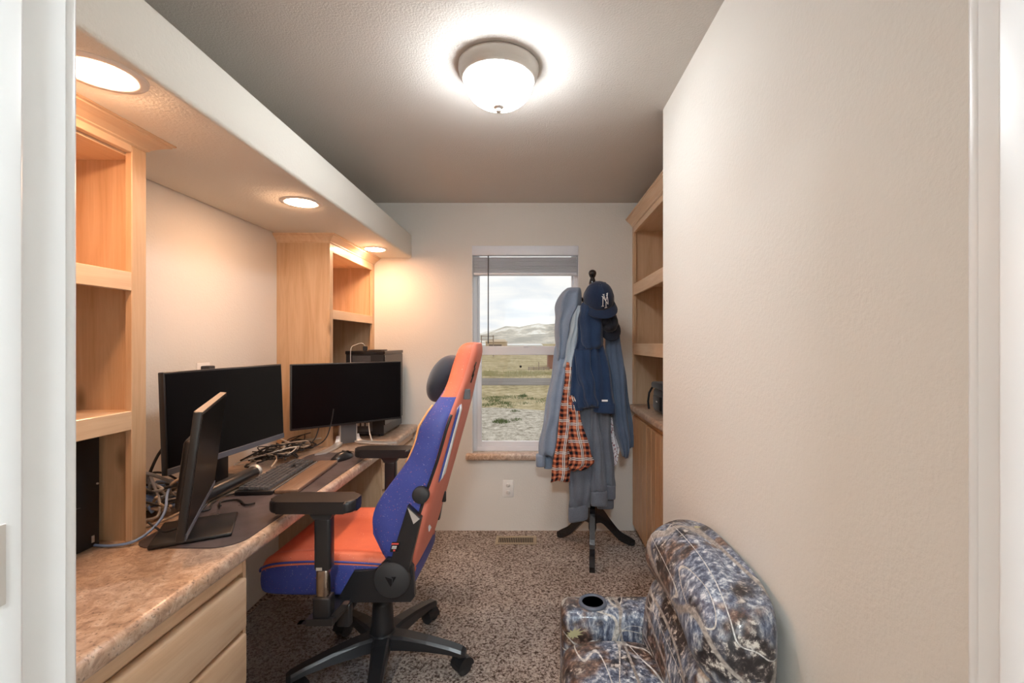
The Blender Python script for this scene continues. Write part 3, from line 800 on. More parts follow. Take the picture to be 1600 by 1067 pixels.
cable('tan cable rising in a loop behind the slim monitor', [(-1.30, 1.42, 0.80), (-1.25, 1.47, 0.802), (-1.19, 1.53, 0.83), (-1.17, 1.58, 0.89), (-1.21, 1.60, 0.925), (-1.26, 1.57, 0.91), (-1.29, 1.60, 0.86), (-1.24, 1.66, 0.82)], 0.005, 'cable_tan')
cable('dark cable climbing the wall beside the near bookcase', [(-1.42, 1.60, 0.80), (-1.405, 1.62, 0.87), (-1.40, 1.64, 0.93), (-1.385, 1.66, 0.99), (-1.36, 1.68, 1.03), (-1.33, 1.72, 1.04)], 0.005, 'cable_black')
cable('black cable curling over the slim monitor base', [(-1.22, 1.42, 0.83), (-1.17, 1.39, 0.825), (-1.12, 1.37, 0.822), (-1.075, 1.40, 0.84), (-1.07, 1.47, 0.87)], 0.0032, 'cable_black')
cable('black cable end lying on the mat below the keyboard', [(-1.13, 1.62, 0.81), (-1.17, 1.68, 0.803), (-1.12, 1.70, 0.803), (-1.06, 1.65, 0.803), (-1.03, 1.66, 0.805)], 0.0035, 'cable_black')
cable('black keyboard cable running to the large monitor', [(-1.16, 1.765, 0.806), (-1.20, 1.74, 0.803), (-1.19, 1.66, 0.803), (-1.16, 1.60, 0.803), (-1.21, 1.56, 0.803)], 0.0032, 'cable_black')
cable('white cable looping behind the middle monitor stand', [(-1.02, 2.78, 0.90), (-1.0, 2.74, 0.85), (-0.97, 2.70, 0.806), (-0.945, 2.66, 0.804)], 0.004, 'cable_white')
cable('thin black cable hanging under the desk edge', [(-0.915, 1.39, 0.62), (-0.925, 1.43, 0.59), (-0.96, 1.47, 0.57), (-1.05, 1.50, 0.54), (-1.2, 1.51, 0.42), (-1.4, 1.51, 0.2), (-1.48, 1.51, 0.12)], 0.003, 'cable_black')
rc = random.Random(3)
for k in range(18):
    y = rc.uniform(1.44, 1.52); pts = []
    for q in range(8):
        pts.append((rc.uniform(-1.46, -1.22), y + q * 0.028 + rc.uniform(-0.04, 0.05), DT + 0.008 + abs(rc.gauss(0, 0.038)) * (1.0 if q < 5 else 0.4) + 0.0035 * k))
    cm, cw = rc.choice((('cable_grey', 'grey'), ('cable_white', 'white'), ('cable_blue', 'blue'), ('cable_black', 'black'), ('cable_tan', 'tan')))
    cable(cw + ' cable in the tangle behind the large monitor', pts, rc.choice((0.004, 0.005, 0.006)), cm, 'tangled cables behind the large monitor', 56)
for k in range(15):
    y = rc.uniform(2.10, 2.24); pts = []
    for q in range(9):
        pts.append((rc.uniform(-1.42, -1.21), min(2.57, y + q * 0.05 + rc.uniform(-0.06, 0.06)), DT + 0.007 + abs(rc.gauss(0, 0.030)) + 0.002 * k))
    cm, cw = rc.choice((('cable_grey', 'grey'), ('cable_black', 'black'), ('cable_black', 'black'), ('cable_tan', 'tan'), ('cable_white', 'white')))
    cable(cw + ' cable in the tangle between the two larger monitors', pts, rc.choice((0.0028, 0.0035, 0.0045)), cm, 'tangled cables between the two monitors', 56)
for k, (x, y) in enumerate(((-1.22, 2.50), (-1.17, 2.53))):
    cable('black cable dropping from the back of the middle monitor', [(x + 0.03, y + 0.03, 1.02), (x + 0.02, y + 0.02, 0.94), (x, y, 0.86), (x - 0.05, y - 0.02, 0.82), (x - 0.12, y - 0.08, 0.81)], 0.0035, 'cable_black', 'cables dropping from the middle monitor')

# ================================================================== gaming chair (faces the desk, -X)
CX, CY = -0.648, 1.93
ch = thing('gaming_chair', (CX, CY, 0), 'blue and orange gaming chair pulled up to the desk', 'chair')
ctr = Vector((CX, CY, 0))
# five-star base
MB().lathe([(0.045, 0.10), (0.058, 0.105), (0.060, 0.145), (0.052, 0.165), (0.0, 0.165)], ctr, 32).build('base_hub', 'black_satin', ch)
MB().lathe([(0.050, 0.16), (0.053, 0.165), (0.047, 0.185), (0.041, 0.28), (0.040, 0.29), (0.034, 0.292), (0.034, 0.36), (0.030, 0.365), (0.028, 0.46), (0.0, 0.46)], ctr, 28).build('gas_lift', 'black_plastic', ch)
for k in range(5):
    a = math.radians(-6 + 72 * k)
    M = rotz(a, ctr)
    secs = []
    for f, hw, zt, zb in ((0.03, 0.038, 0.158, 0.10), (0.10, 0.034, 0.156, 0.102), (0.20, 0.029, 0.142, 0.10), (0.30, 0.026, 0.122, 0.092), (0.35, 0.025, 0.108, 0.082), (0.366, 0.018, 0.100, 0.082)):
        secs.append([(f, -hw, zb), (f, hw, zb), (f, hw * 1.0, zt - 0.010), (f, hw * 0.72, zt), (f, -hw * 0.72, zt), (f, -hw, zt - 0.010)])
    lg = MB().loft(secs, M=M, smooth=False).build('base_leg', 'black_satin', ch)
    W = rotz(a + 0.9 + 0.5 * k, ctr + Vector((0.34 * math.cos(a), 0.34 * math.sin(a), 0)))
    cs = thing('caster', tuple(ctr), None, None); cs.location = (0, 0, 0); cs.parent = ch
    bpy.data.objects.remove(cs)
    b = MB()
    b.tube([(0, 0, 0.055), (0, 0, 0.095)], 0.009, 10, M=W)
    b.prism([(0.0, 0.0)] and [(0.040 * math.cos(q), 0.040 * math.sin(q)) for q in [PI * j / 10 for j in range(11)]], -0.031, 0.031, M=W @ Matrix.Translation((0.012, 0, 0.034)) @ Matrix.Rotation(PI / 2, 4, 'X'))
    cst = b.build('caster', 'black_plastic', ch)
    for s_ in (-1, 1):
        MB().lathe([(0.0, -0.010), (0.028, -0.010), (0.0335, -0.006), (0.0335, 0.006), (0.028, 0.010), (0, 0.010)], n=24, M=W @ Matrix.Translation((0.012, s_ * 0.019, 0.0335)) @ Matrix.Rotation(PI / 2, 4, 'X')).build('wheel', 'rubber', cst)
# tilt mechanism under seat
MB().box(CX - 0.16, CX + 0.12, CY - 0.09, CY + 0.09, 0.405, 0.46, 0.012, 2).build('tilt_mechanism', 'black_plastic', ch)
MB().tube([(CX - 0.03, CY - 0.05, 0.415), (CX - 0.04, CY - 0.2, 0.40), (CX - 0.045, CY - 0.27, 0.392)], 0.011, 10).build('tilt_lever', 'black_plastic', ch)
MB().box(CX - 0.075, CX - 0.02, CY - 0.292, CY - 0.262, 0.355, 0.44, 0.011, 3).build('lever_paddle', 'black_plastic', ch)
# seat cushion: lofted front to back
def seat_sec(x, zt, zb, W, dip, side):
    # w from -W..W over the top, then underside
    pts = [(-W * 0.93, zb), (-W * 0.985, zb + 0.02), (-W, (zb + zt) / 2), (-W * 0.985, zt - 0.035), (-W * 0.93, zt - 0.008), (-W * 0.84, zt), (-W * 0.72, zt - 0.004 - dip * 0.4),
           (-W * 0.60, zt - dip), (-W * 0.3, zt - dip * 1.05), (0, zt - dip * 1.08)]
    full = pts + [(-p_[0], p_[1]) for p_ in pts[-2::-1]]
    return [(x, CY + p_[0], p_[1]) for p_ in full]
rowsS = [(-1.030, 0.545, 0.475, 0.235, 0.002), (-1.028, 0.565, 0.455, 0.245, 0.004), (-1.015, 0.585, 0.442, 0.255, 0.008), (-0.95, 0.604, 0.438, 0.262, 0.020), (-0.80, 0.612, 0.438, 0.264, 0.032), (-0.65, 0.606, 0.438, 0.262, 0.034), (-0.52, 0.588, 0.438, 0.245, 0.03), (-0.47, 0.56, 0.44, 0.22, 0.02), (-0.462, 0.52, 0.45, 0.21, 0.01)]
secs = [seat_sec(*r_, 0) for r_ in rowsS]
npt = len(secs[0])
MB().loft(secs, mi=lambda i, k: 1 if (3 <= k <= npt - 5) else 0).build('seat', ['leather_blue', 'leather_orange'], ch, sub=2)
pl_ = [(r_[0], CY - r_[3] * 0.99, r_[1] - 0.028) for r_ in rowsS[1:7]]
MB().tube(spline(pl_, 30), 0.004, 6).build('seam_piping', 'leather_blue', ch)
pl_ = [(r_[0], CY + r_[3] * 0.99, r_[1] - 0.028) for r_ in rowsS[1:7]]
MB().tube(spline(pl_, 30), 0.004, 6).build('seam_piping', 'piping_orange', ch)
# backrest
def rearX(z): return -0.456 + 0.278 * (z - 0.526)
BR = [(0.505, 0.060, 0.045, 0.215), (0.53, 0.085, 0.06, 0.235), (0.587, 0.127, 0.07, 0.255), (0.684, 0.200, 0.075, 0.266), (0.757, 0.222, 0.078, 0.268), (0.83, 0.200, 0.082, 0.272), (0.90, 0.165, 0.085, 0.274),
      (0.961, 0.134, 0.085, 0.276), (1.024, 0.124, 0.085, 0.280), (1.084, 0.128, 0.085, 0.278), (1.138, 0.112, 0.085, 0.262), (1.194, 0.088, 0.075, 0.222), (1.235, 0.080, 0.07, 0.186), (1.30, 0.086, 0.08, 0.158), (1.36, 0.084, 0.082, 0.142), (1.388, 0.070, 0.07, 0.126), (1.402, 0.044, 0.044, 0.10)]
def back_sec(z, T, Cc, W):
    C_ = min(Cc, T)
    sm = min(0.022, T * 0.3)
    off = 0.012 if z > 1.385 else 0
    half = [(0.0, 0.0), (0.0, 0.55), (0.004, 0.86), (sm, 0.985), (T * 0.5, 1.0), (T * 0.86, 0.985), (T, 0.92), (T * 0.96, 0.84), ((T + C_) / 2, 0.74), (C_, 0.62), (C_, 0.3), (C_, 0.0)]
    pts = [(f, w_ * W) for f, w_ in half] + [(f, -w_ * W) for f, w_ in half[-2:0:-1]]
    return [(rearX(z) - f - off, CY + w_, z) for f, w_ in pts]
secs = [back_sec(*r_) for r_ in BR]
nb = len(secs[0])
def bm_(i, k):
    kk = k if k < 11 else nb - 1 - k
    if kk <= 2: return 2
    if BR[i][0] >= 1.19: return 1 if kk > 2 else 2
    return 0 if kk <= 8 else 1
MB().loft(secs, mi=bm_).build('backrest', ['leather_blue', 'leather_orange', 'leather_coral'], ch, sub=2)
def side_line(z, f, w_, sgn=-1, out=0.0):
    for a_, b_ in zip(BR, BR[1:]):
        if a_[0] <= z <= b_[0]:
            u_ = (z - a_[0]) / (b_[0] - a_[0]); T = a_[1] + (b_[1] - a_[1]) * u_; W = a_[3] + (b_[3] - a_[3]) * u_
            return (rearX(z) - f * T, CY + sgn * (W * w_ + out), z)
MB().tube([side_line(0.54 + 0.59 * k / 24, 0.15, 0.975, -1, 0.0) for k in range(25)], 0.0055, 8).build('side_zip', 'black_plastic', ch)
MB().tube([side_line(0.60 + 0.62 * k / 30, 0.93, 0.93, -1, 0.001) for k in range(31)], 0.003, 6).build('seam_piping', 'leather_blue', ch)
MB().tube([side_line(0.95 + 0.21 * k / 20, 1.0, 0.90, -1, 0.0) for k in range(21)], 0.0045, 6).build('seam_piping', 'piping_orange', ch)
MB().tube([side_line(0.80 + 0.36 * k / 20, 1.0, 0.90, 1, 0.0) for k in range(21)], 0.0045, 6).build('seam_piping', 'piping_orange', ch)
# striped print and emblem on the back shell
def rear_pt(z, w_, out=0.003): return (rearX(z) + out, CY + w_, z)
for dw, mt, r_ in ((0.0, 'white_print', 0.009), (0.015, 'blue_print', 0.004), (0.029, 'white_print', 0.007), (-0.013, 'blue_print', 0.004)):
    MB().tube([rear_pt(0.86 + 0.30 * k / 16, -0.19 - 0.02 * k / 16 + dw + (0.03 * (1 - k / 16) if dw > 0.01 else 0), -0.0005) for k in range(17)], [0.001] + [r_ * 1.2] * 15 + [0.001], 6).build('printed_stripe', mt, ch)
for z_, w_ in ((1.30, -0.10), (1.275, -0.085)):
    MB().tube([rear_pt(z_ + 0.02, w_), rear_pt(z_, w_ - 0.012), rear_pt(z_ - 0.008, w_ + 0.018), rear_pt(z_ - 0.04, w_ - 0.004)], 0.0022, 6).build('printed_emblem', 'black_plastic', ch)
MB().prism([(-0.02, -0.012), (0.02, -0.012), (0.0, 0.016)], 0, 0.002, M=Matrix.Translation(rear_pt(0.66, -0.13, 0.001)) @ Matrix.Rotation(-PI / 2 + 0.27, 4, 'Y').inverted() @ Matrix.Rotation(PI / 2, 4, 'Z')).build('printed_emblem', 'white_print', ch)
MB().box(rearX(1.19) - 0.004, rearX(1.19) + 0.022, CY - 0.16, CY - 0.145, 1.175, 1.215, 0.002, 1).build('fabric_tab', 'grey_plastic', ch)
MB().box(rearX(0.70) - 0.008, rearX(0.70) + 0.012, CY + 0.10, CY + 0.115, 0.675, 0.725, 0.005, 2).build('shell_catch', 'black_plastic', ch)
# head pillow
secs = []
for k in range(9):
    w_ = -0.155 + 0.31 * k / 8; f = (1 - abs(2 * k / 8 - 1) ** 4) ** 0.5 if 0 < k < 8 else 0.35
    secs.append([(-0.378 + 0.04 * (z_ - 0) * 0 - 0.062 * f * math.cos(q) + 0.025 * math.sin(q), CY + w_, 1.247 + 0.100 * f * math.sin(q)) for q in [2 * PI * j / 20 for j in range(20)] for z_ in (0,)])
MB().loft(secs).build('head_pillow', 'pillow_navy', ch, sub=1)
# recline brackets on both sides
for s_ in (-1, 1):
    yb_ = CY + s_ * 0.268; ye = CY + s_ * 0.240
    ya, yz = min(yb_, ye), max(yb_, ye)
    R = Matrix.Translation((0, 0, 0))
    def xz(pts, y0_, y1_, m_, nm, bev=0.003, par=None):
        b_ = MB()
        Mx = Matrix(((1, 0, 0, 0), (0, 0, 1, 0), (0, 1, 0, 0), (0, 0, 0, 1)))
        b_.prism(pts, min(y0_, y1_), max(y0_, y1_), M=Mx, bev=bev)
        return b_.build(nm, m_, par or ch)
    xr0 = -0.455 if s_ < 0 else -0.515
    xz([(-0.735, 0.432), (-0.685, 0.435), (xr0, 0.435), (xr0 + 0.015, 0.455), (xr0 + 0.008, 0.565), (xr0 - 0.02, 0.60), (-0.545, 0.598), (-0.585, 0.553), (-0.665, 0.553)], ye, yb_, 'black_plastic', 'side_bracket', 0.004)
    xz([(-0.565, 0.55), (-0.545, 0.52), (-0.46, 0.53), (-0.45, 0.592), (-0.410, 0.756), (-0.459, 0.803), (-0.513, 0.612)], CY + s_ * 0.262, CY + s_ * 0.296, 'black_plastic', 'recline_arm', 0.004)
    xz([(-0.458, 0.797), (-0.414, 0.756), (-0.436, 0.738)], CY + s_ * 0.295, CY + s_ * 0.2975, 'silver', 'arm_accent', 0)
    dk = MB().lathe([(0, 0), (0.064, 0), (0.066, 0.004), (0.066, 0.014), (0.060, 0.022), (0, 0.022)], n=40, M=Matrix.Translation((-0.516 if s_ < 0 else -0.57, CY + s_ * 0.28, 0.533)) @ Matrix.Rotation(-s_ * PI / 2, 4, 'X')).build('pivot_cover', 'rubber', ch)
    xz([(-0.538, 0.548), (-0.518, 0.512), (-0.513, 0.520), (-0.513, 0.540), (-0.52, 0.542)], CY + s_ * 0.3015, CY + s_ * 0.3035, 'black_gloss', 'embossed_triangle', 0, dk)
    xz([(-0.498, 0.548), (-0.511, 0.524), (-0.509, 0.542), (-0.515, 0.548)], CY + s_ * 0.3015, CY + s_ * 0.3035, 'black_gloss', 'embossed_triangle', 0, dk)
    MB().lathe([(0, 0), (0.007, 0), (0.006, 0.003), (0, 0.003)], n=14, M=Matrix.Translation((-0.575, CY + s_ * 0.268, 0.485)) @ Matrix.Rotation(-s_ * PI / 2, 4, 'X')).build('bolt', 'dark_hole', ch)
    kn = side_line(0.815, 0.30, 1.0, s_)
    MB().lathe([(0, -0.004), (0.031, -0.004), (0.031, 0.014), (0.028, 0.020), (0, 0.020)], n=32, M=Matrix.Translation((-0.414, kn[1], 0.838)) @ Matrix.Rotation(-s_ * PI / 2, 4, 'X')).build('lumbar_knob', 'rubber', ch)
    if s_ < 0:
        xz([(-0.522, 0.637), (-0.492, 0.637), (-0.484, 0.672), (-0.514, 0.672)], CY - 0.2955, CY - 0.2970, 'black_gloss', 'warning_sticker', 0)
        xz([(-0.517, 0.663), (-0.491, 0.663), (-0.489, 0.669), (-0.515, 0.669)], CY - 0.2968, CY - 0.2976, 'red_print', 'sticker_stripe', 0)
        for q in range(3):
            xz([(-0.514 - 0.001 * q, 0.656 - 0.004 * q), (-0.497 - 0.001 * q, 0.656 - 0.004 * q), (-0.4965 - 0.001 * q, 0.658 - 0.004 * q), (-0.5135 - 0.001 * q, 0.658 - 0.004 * q)], CY - 0.2968, CY - 0.2976, 'white_print', 'sticker_stripe', 0)
        xz([(-0.511, 0.639), (-0.503, 0.639), (-0.502, 0.645), (-0.510, 0.645)], CY - 0.2968, CY - 0.2976, 'red_print', 'sticker_stripe', 0)
    # armrest
    py = CY + s_ * 0.345 - (0.035 if s_ < 0 else 0)
    px = -0.742
    ar = MB().prism(rrect(px - 0.155, px + 0.140, py - 0.052, py + 0.052, 0.035), 0.825, 0.866, bev=0.010, seg=3).build('armrest_pad', 'black_plastic', ch)
    MB().loft([[(px + 0.02 + a_ * 0.045, py - 0.03, 0.826), (px + 0.02 - 0.045 * a_, py - 0.03, 0.826), (px + 0.02 - 0.045 * a_, py + 0.03, 0.826), (px + 0.02 + 0.045 * a_, py + 0.03, 0.826)] if zq == 0 else
               [(px + 0.02 + 0.028, py - 0.022, 0.795), (px + 0.02 - 0.028, py - 0.022, 0.795), (px + 0.02 - 0.028, py + 0.022, 0.795), (px + 0.02 + 0.028, py + 0.022, 0.795)] for zq, a_ in ((0, 1.0), (1, 0))], smooth=False).build('armrest_plate', 'rubber', ar)
    po = MB().box(px - 0.008, px + 0.048, py - 0.022, py + 0.022, 0.617, 0.80, 0.010, 3).build('armrest_sleeve', 'black_satin', ch)
    MB().box(px + 0.002, px + 0.022, py - 0.0235, py - 0.0215, 0.622, 0.632).build('sleeve_button', 'silver', po)
    MB().box(px - 0.004, px + 0.038, py - 0.017, py + 0.017, 0.50, 0.62, 0.008, 2).build('armrest_post', 'chrome', ch)
    MB().box(px - 0.012, px + 0.048, py - 0.024, py + 0.024, 0.455, 0.528, 0.008, 2).build('armrest_foot', 'black_plastic', ch)
    b = MB()
    q0 = Vector((px + 0.02, py, 0.452)); q1 = Vector((px + 0.02, CY + s_ * 0.14, 0.425))
    b.loft([[(px - 0.03, py - s_ * -0.03, 0.437), (px + 0.06, py + s_ * 0.03, 0.437), (px + 0.06, py + s_ * 0.03, 0.46), (px - 0.03, py + s_ * 0.03, 0.46)],
            [(px - 0.02, CY + s_ * 0.12, 0.415), (px + 0.07, CY + s_ * 0.12, 0.415), (px + 0.07, CY + s_ * 0.12, 0.44), (px - 0.02, CY + s_ * 0.12, 0.44)]], smooth=False)
    b.build('armrest_bracket', 'black_plastic', ch)
    xz([(px - 0.07, 0.432), (px - 0.055, 0.432), (px + 0.03, 0.447), (px + 0.085, 0.50), (px + 0.105, 0.50), (px + 0.05, 0.437), (px + 0.03, 0.432)][::1], py - 0.012, py + 0.012, 'black_plastic', 'height_lever', 0)

# clear floor mat under the chair
tag(MB().prism(rrect(-1.46, -0.585, 1.42, 2.43, 0.04), 0.001, 0.0035).build('chair_mat', 'clear_vinyl'), 'clear plastic chair mat on the carpet under the gaming chair', 'floor mat')

# ================================================================== floor vent
t = thing('floor_vent', (-0.12, 3.165, 0), 'tan metal floor vent in the carpet below the window', 'vent')
b = MB()
b.box(-0.265, 0.025, 3.10, 3.122, 0, 0.007, 0.002, 1).box(-0.265, 0.025, 3.208, 3.23, 0, 0.007, 0.002, 1)
b.box(-0.265, -0.243, 3.122, 3.208, 0, 0.007, 0.002, 1).box(0.003, 0.025, 3.122, 3.208, 0, 0.007, 0.002, 1)
b.build('vent_frame', 'vent_tan', t)
MB().box(-0.243, 0.003, 3.122, 3.208, 0, 0.0015).build('vent_well', 'dark_hole', t)
for k in range(20):
    x = -0.237 + k * 0.0123
    MB().box(x, x + 0.0045, 3.122, 3.208, 0.001, 0.006).build('slat', 'vent_tan', t)

# ================================================================== coat rack
RX, RY = 0.40, 3.02
t = thing('coat_rack', (RX, RY, 0), 'black turned-wood coat rack before the window wall', 'coat rack')
prof = [(0.0, 0.13), (0.022, 0.13), (0.027, 0.15), (0.027, 0.30), (0.030, 0.31), (0.030, 0.33), (0.022, 0.35), (0.020, 0.5), (0.022, 0.9), (0.020, 1.4), (0.021, 1.72), (0.026, 1.735), (0.026, 1.75), (0.018, 1.76), (0.022, 1.785), (0.024, 1.80), (0.019, 1.822), (0.014, 1.835), (0.019, 1.843), (0.025, 1.858), (0.027, 1.868), (0.022, 1.882), (0.010, 1.889), (0, 1.89)]
MB().lathe(prof, (RX, RY, 0), 28).build('pole', 'black_lacquer', t)
for a in (262, 135, 15):
    M = rotz(math.radians(a), (RX, RY, 0))
    pts = spline([(0.015, 0.245, 0.10), (0.06, 0.235, 0.085), (0.12, 0.165, 0.066), (0.19, 0.085, 0.056), (0.26, 0.042, 0.050), (0.305, 0.018, 0.034)], 18)
    MB().loft([[(q[0], -0.017, max(0.002, q[1] - q[2] * 0.62)), (q[0], 0.017, max(0.002, q[1] - q[2] * 0.62)), (q[0] + 0.004, 0.017, q[1] + q[2] * 0.55), (q[0] + 0.004, -0.017, q[1] + q[2] * 0.55)] for q in pts], M=M, smooth=False).build('leg', 'black_lacquer', t)
for k in range(6):
    a = math.radians(30 + 60 * k); zb = 1.66 if k % 2 else 1.60
    M = rotz(a, (RX, RY, zb))
    MB().tube([(0.015, 0, 0), (0.07, 0, 0.01), (0.105, 0, 0.045), (0.11, 0, 0.075)], [0.009, 0.009, 0.009, 0.012], 8, M=M).build('hook', 'black_lacquer', t)

def gx(px, s=240.0): return (px - 833) / s
def gz(py, s=240.0): return 1.4 - (py - 535) / s
def drape(name, label, cat, rows_, y, th, m, folds=3, amp=0.25, seed=0, n=40, lev=34, hang=0.0, parent=None, uvw=False):
    """rows_: (z, xl, xr) from top to bottom; hanging cloth with a front and a back and vertical folds"""
    rr = random.Random(seed)
    ph = [rr.uniform(0, 6.28) for _ in range(4)]
    secs, uvs = [], []
    R_ = spline(rows_, lev)
    for i, (z, xl, xr) in enumerate(R_):
        f = i / (lev - 1)
        c_ = (xl + xr) / 2; hw = (xr - xl) / 2
        endf = min(1.0, 0.35 + 3.5 * f, 0.55 + 6 * (1 - f))
        s = []
        for k in range(n):
            a = 2 * PI * k / n
            ca, sa = math.cos(a), math.sin(a)
            xx = hw * math.copysign(abs(ca) ** 0.85, ca)
            u_ = xx / max(hw, 1e-4)
            wave = 1.5 * amp * (math.sin(folds * PI * u_ + ph[0] + 1.6 * f) + 0.5 * math.sin(1.9 * folds * PI * u_ + ph[1] - 2.2 * f) + 0.35 * math.sin(9 * f + ph[2] + 2 * u_))
            d_ = th * endf * (math.copysign(abs(sa) ** 0.7, sa)) + th * 0.55 * wave * min(1, f * 2 + 0.3) * (1 if sa < 0 else 0.4)
            s.append((c_ + xx + 0.004 * math.sin(17 * f + ph[3] + a), y - hang * f + d_, z + 0.006 * math.sin(3 * a + ph[1]) * (f > 0.9)))
            uvs.append((xx + (0 if sa < 0 else 0.06), z + 0.2 * 0 + c_ * 0.25))
        secs.append(s)
    b_ = MB(); b_.loft(secs, uvs=uvs)
    o = b_.build(name, m, parent)
    if parent is None: tag(o, label, cat)
    return o
def band(name, xl, xr, z0, z1, y, th, m, parent, skew=0.0):
    """ribbed cuff or hem round a hanging cloth's lower end"""
    b_ = MB(); c_ = (xl + xr) / 2; hw = (xr - xl) / 2
    secs = []
    for f, g in ((0, 0.97), (0.12, 1.03), (0.88, 1.03), (1, 0.97)):
        secs.append([(c_ + hw * g * math.copysign(abs(math.cos(a)) ** 0.8, math.cos(a)), y + th * g * math.copysign(abs(math.sin(a)) ** 0.7, math.sin(a)) * (1 + 0.05 * math.sin(14 * a)), z1 + (z0 - z1) * f + skew * math.cos(a)) for a in [2 * PI * k / 40 for k in range(40)]])
    b_.loft(secs)
    return b_.build(name, m, parent)
def rows_px(L):
    return [(gz(p_[0]), gx(p_[1]), gx(p_[2])) for p_ in L]
YG = 2.92
# grey-blue hooded jacket, window side
t = thing('hooded_jacket', (gx(870), YG, gz(735)), 'pale grey-blue hooded jacket hanging in front of the window', 'jacket')
drape('hood', '', '', rows_px([(449, 888, 906), (458, 876, 910), (478, 868, 907), (500, 867, 897), (530, 868, 889), (565, 868, 884)]), YG + 0.02, 0.075, 'fleece_bluegrey', 2, 0.18, 1, parent=t)
drape('sleeve', '', '', rows_px([(540, 868, 892), (580, 862, 886), (620, 855, 881), (660, 848, 876), (690, 843, 872), (712, 840, 868)]), YG, 0.045, 'fleece_bluegrey', 2, 0.25, 2, parent=t)
drape('sleeve', '', '', rows_px([(540, 872, 894), (600, 866, 886), (650, 860, 880), (700, 853, 874), (722, 850, 869)]), YG + 0.07, 0.04, 'fleece_bluegrey', 2, 0.25, 12, parent=t)
band('cuff', gx(837.5), gx(852), gz(728), gz(710), YG, 0.036, 'fleece_bluegrey', t)
band('cuff', gx(850), gx(864), gz(735), gz(718), YG + 0.06, 0.034, 'fleece_bluegrey', t)
# pale denim shirt
drape('denim_shirt', 'pale blue denim shirt showing between jacket and navy hoodie', 'shirt', rows_px([(478, 898, 912), (500, 892, 909), (530, 886, 904), (555, 882, 900), (574, 880, 897)]), YG - 0.035, 0.03, 'shirt_paleblue', 2, 0.3, 3)
# plaid shirt
t = thing('plaid_shirt', (gx(885), YG, gz(745)), 'orange and black plaid shirt hanging beside the jacket', 'shirt')
drape('front_panel', '', '', rows_px([(565, 884, 892), (590, 881, 893), (640, 875, 893), (690, 868, 891), (725, 863, 890), (748, 859, 890)]), YG - 0.055, 0.022, 'plaid', 2, 0.35, 4, parent=t)
drape('front_panel', '', '', rows_px([(615, 888, 894), (640, 887, 903), (670, 887, 911), (700, 887, 920), (716, 887, 925), (728, 887, 906)]), YG - 0.095, 0.020, 'plaid', 2, 0.35, 5, parent=t)
# grey sweatpants
t = thing('sweatpants', (gx(922), YG + 0.03, gz(812)), 'grey jersey sweatpants hanging lowest on the coat rack', 'trousers')
drape('leg', '', '', rows_px([(560, 898, 925), (620, 893, 924), (680, 890, 926), (740, 889, 926), (790, 888, 922)]), YG - 0.02, 0.035, 'jersey_grey', 2, 0.22, 6, parent=t)
drape('leg', '', '', rows_px([(560, 915, 940), (640, 921, 934), (700, 922, 940), (745, 922, 944), (766, 922, 946)]), YG - 0.045, 0.024, 'jersey_grey', 2, 0.22, 7, parent=t)
drape('leg', '', '', rows_px([(560, 930, 950), (640, 932, 954), (700, 936, 957), (740, 938, 961), (760, 941, 961)]), YG + 0.0, 0.032, 'jersey_grey', 2, 0.2, 8, parent=t)
band('cuff', gx(888), gx(918), gz(811), gz(788), YG - 0.02, 0.030, 'jersey_grey', t, 0.012)
band('cuff', gx(922), gx(947), gz(786), gz(764), YG - 0.045, 0.024, 'jersey_grey', t)
band('cuff', gx(943), gx(961.5), gz(779), gz(757), YG, 0.03, 'jersey_grey', t)
band('cuff', gx(934), gx(960), gz(797), gz(776), YG + 0.03, 0.02, 'jersey_grey', t)
# floral shirt
drape('floral_shirt', 'white shirt with small floral print behind the sweatpants', 'shirt', rows_px([(560, 944, 955), (630, 945, 962), (680, 950, 967), (705, 953, 970), (718, 956, 968), (733, 957, 961)]), YG + 0.045, 0.02, 'floral', 2, 0.35, 9)
# slate jacket on the right
t = thing('slate_jacket', (gx(975), YG + 0.02, gz(715)), 'slate blue zip jacket hanging next to the alcove bookcase', 'jacket')
drape('body', '', '', rows_px([(492, 945, 962), (520, 945, 968), (560, 946, 973), (600, 950, 976), (650, 957, 980), (690, 965, 983), (713, 972, 982)]), YG - 0.01, 0.05, 'fleece_slate', 3, 0.25, 10, parent=t)
drape('sleeve', '', '', rows_px([(520, 955, 968), (560, 960, 974), (600, 968, 981), (650, 974, 988), (685, 977, 991), (700, 979, 991)]), YG + 0.035, 0.045, 'fleece_slate', 2, 0.22, 11, parent=t)
band('cuff', gx(979), gx(991.5), gz(699), gz(680), YG + 0.035, 0.038, 'fleece_slate', t)
# navy hoodie
t = thing('navy_hoodie', (gx(925), YG - 0.06, gz(641)), 'navy blue hoodie hanging below the two caps', 'hoodie')
drape('body', '', '', rows_px([(478, 908, 932), (500, 902, 937), (530, 899, 939), (560, 894, 946), (595, 890, 953), (625, 888, 957), (634, 888, 957)]), YG - 0.06, 0.055, 'fleece_navy', 3, 0.30, 13, parent=t)
drape('hood', '', '', rows_px([(474, 908, 930), (486, 904, 936), (505, 903, 939), (530, 905, 940), (545, 909, 937)]), YG - 0.085, 0.05, 'fleece_navy', 2, 0.2, 14, parent=t)
drape('sleeve', '', '', rows_px([(545, 896, 918), (575, 897, 921), (600, 903, 926), (620, 908, 930), (632, 911, 933)]), YG - 0.115, 0.028, 'fleece_navy', 2, 0.3, 15, parent=t)
band('hem', gx(888.5), gx(910), gz(638), gz(624), YG - 0.075, 0.040, 'fleece_navy', t)
band('hem', gx(924), gx(957.5), gz(642), gz(626), YG - 0.075, 0.040, 'fleece_navy', t, -0.006)
MB().box(gx(936), gx(945), YG - 0.122, YG - 0.118, gz(623.5), gz(621.0)).build('white_tag', 'white_print', t)
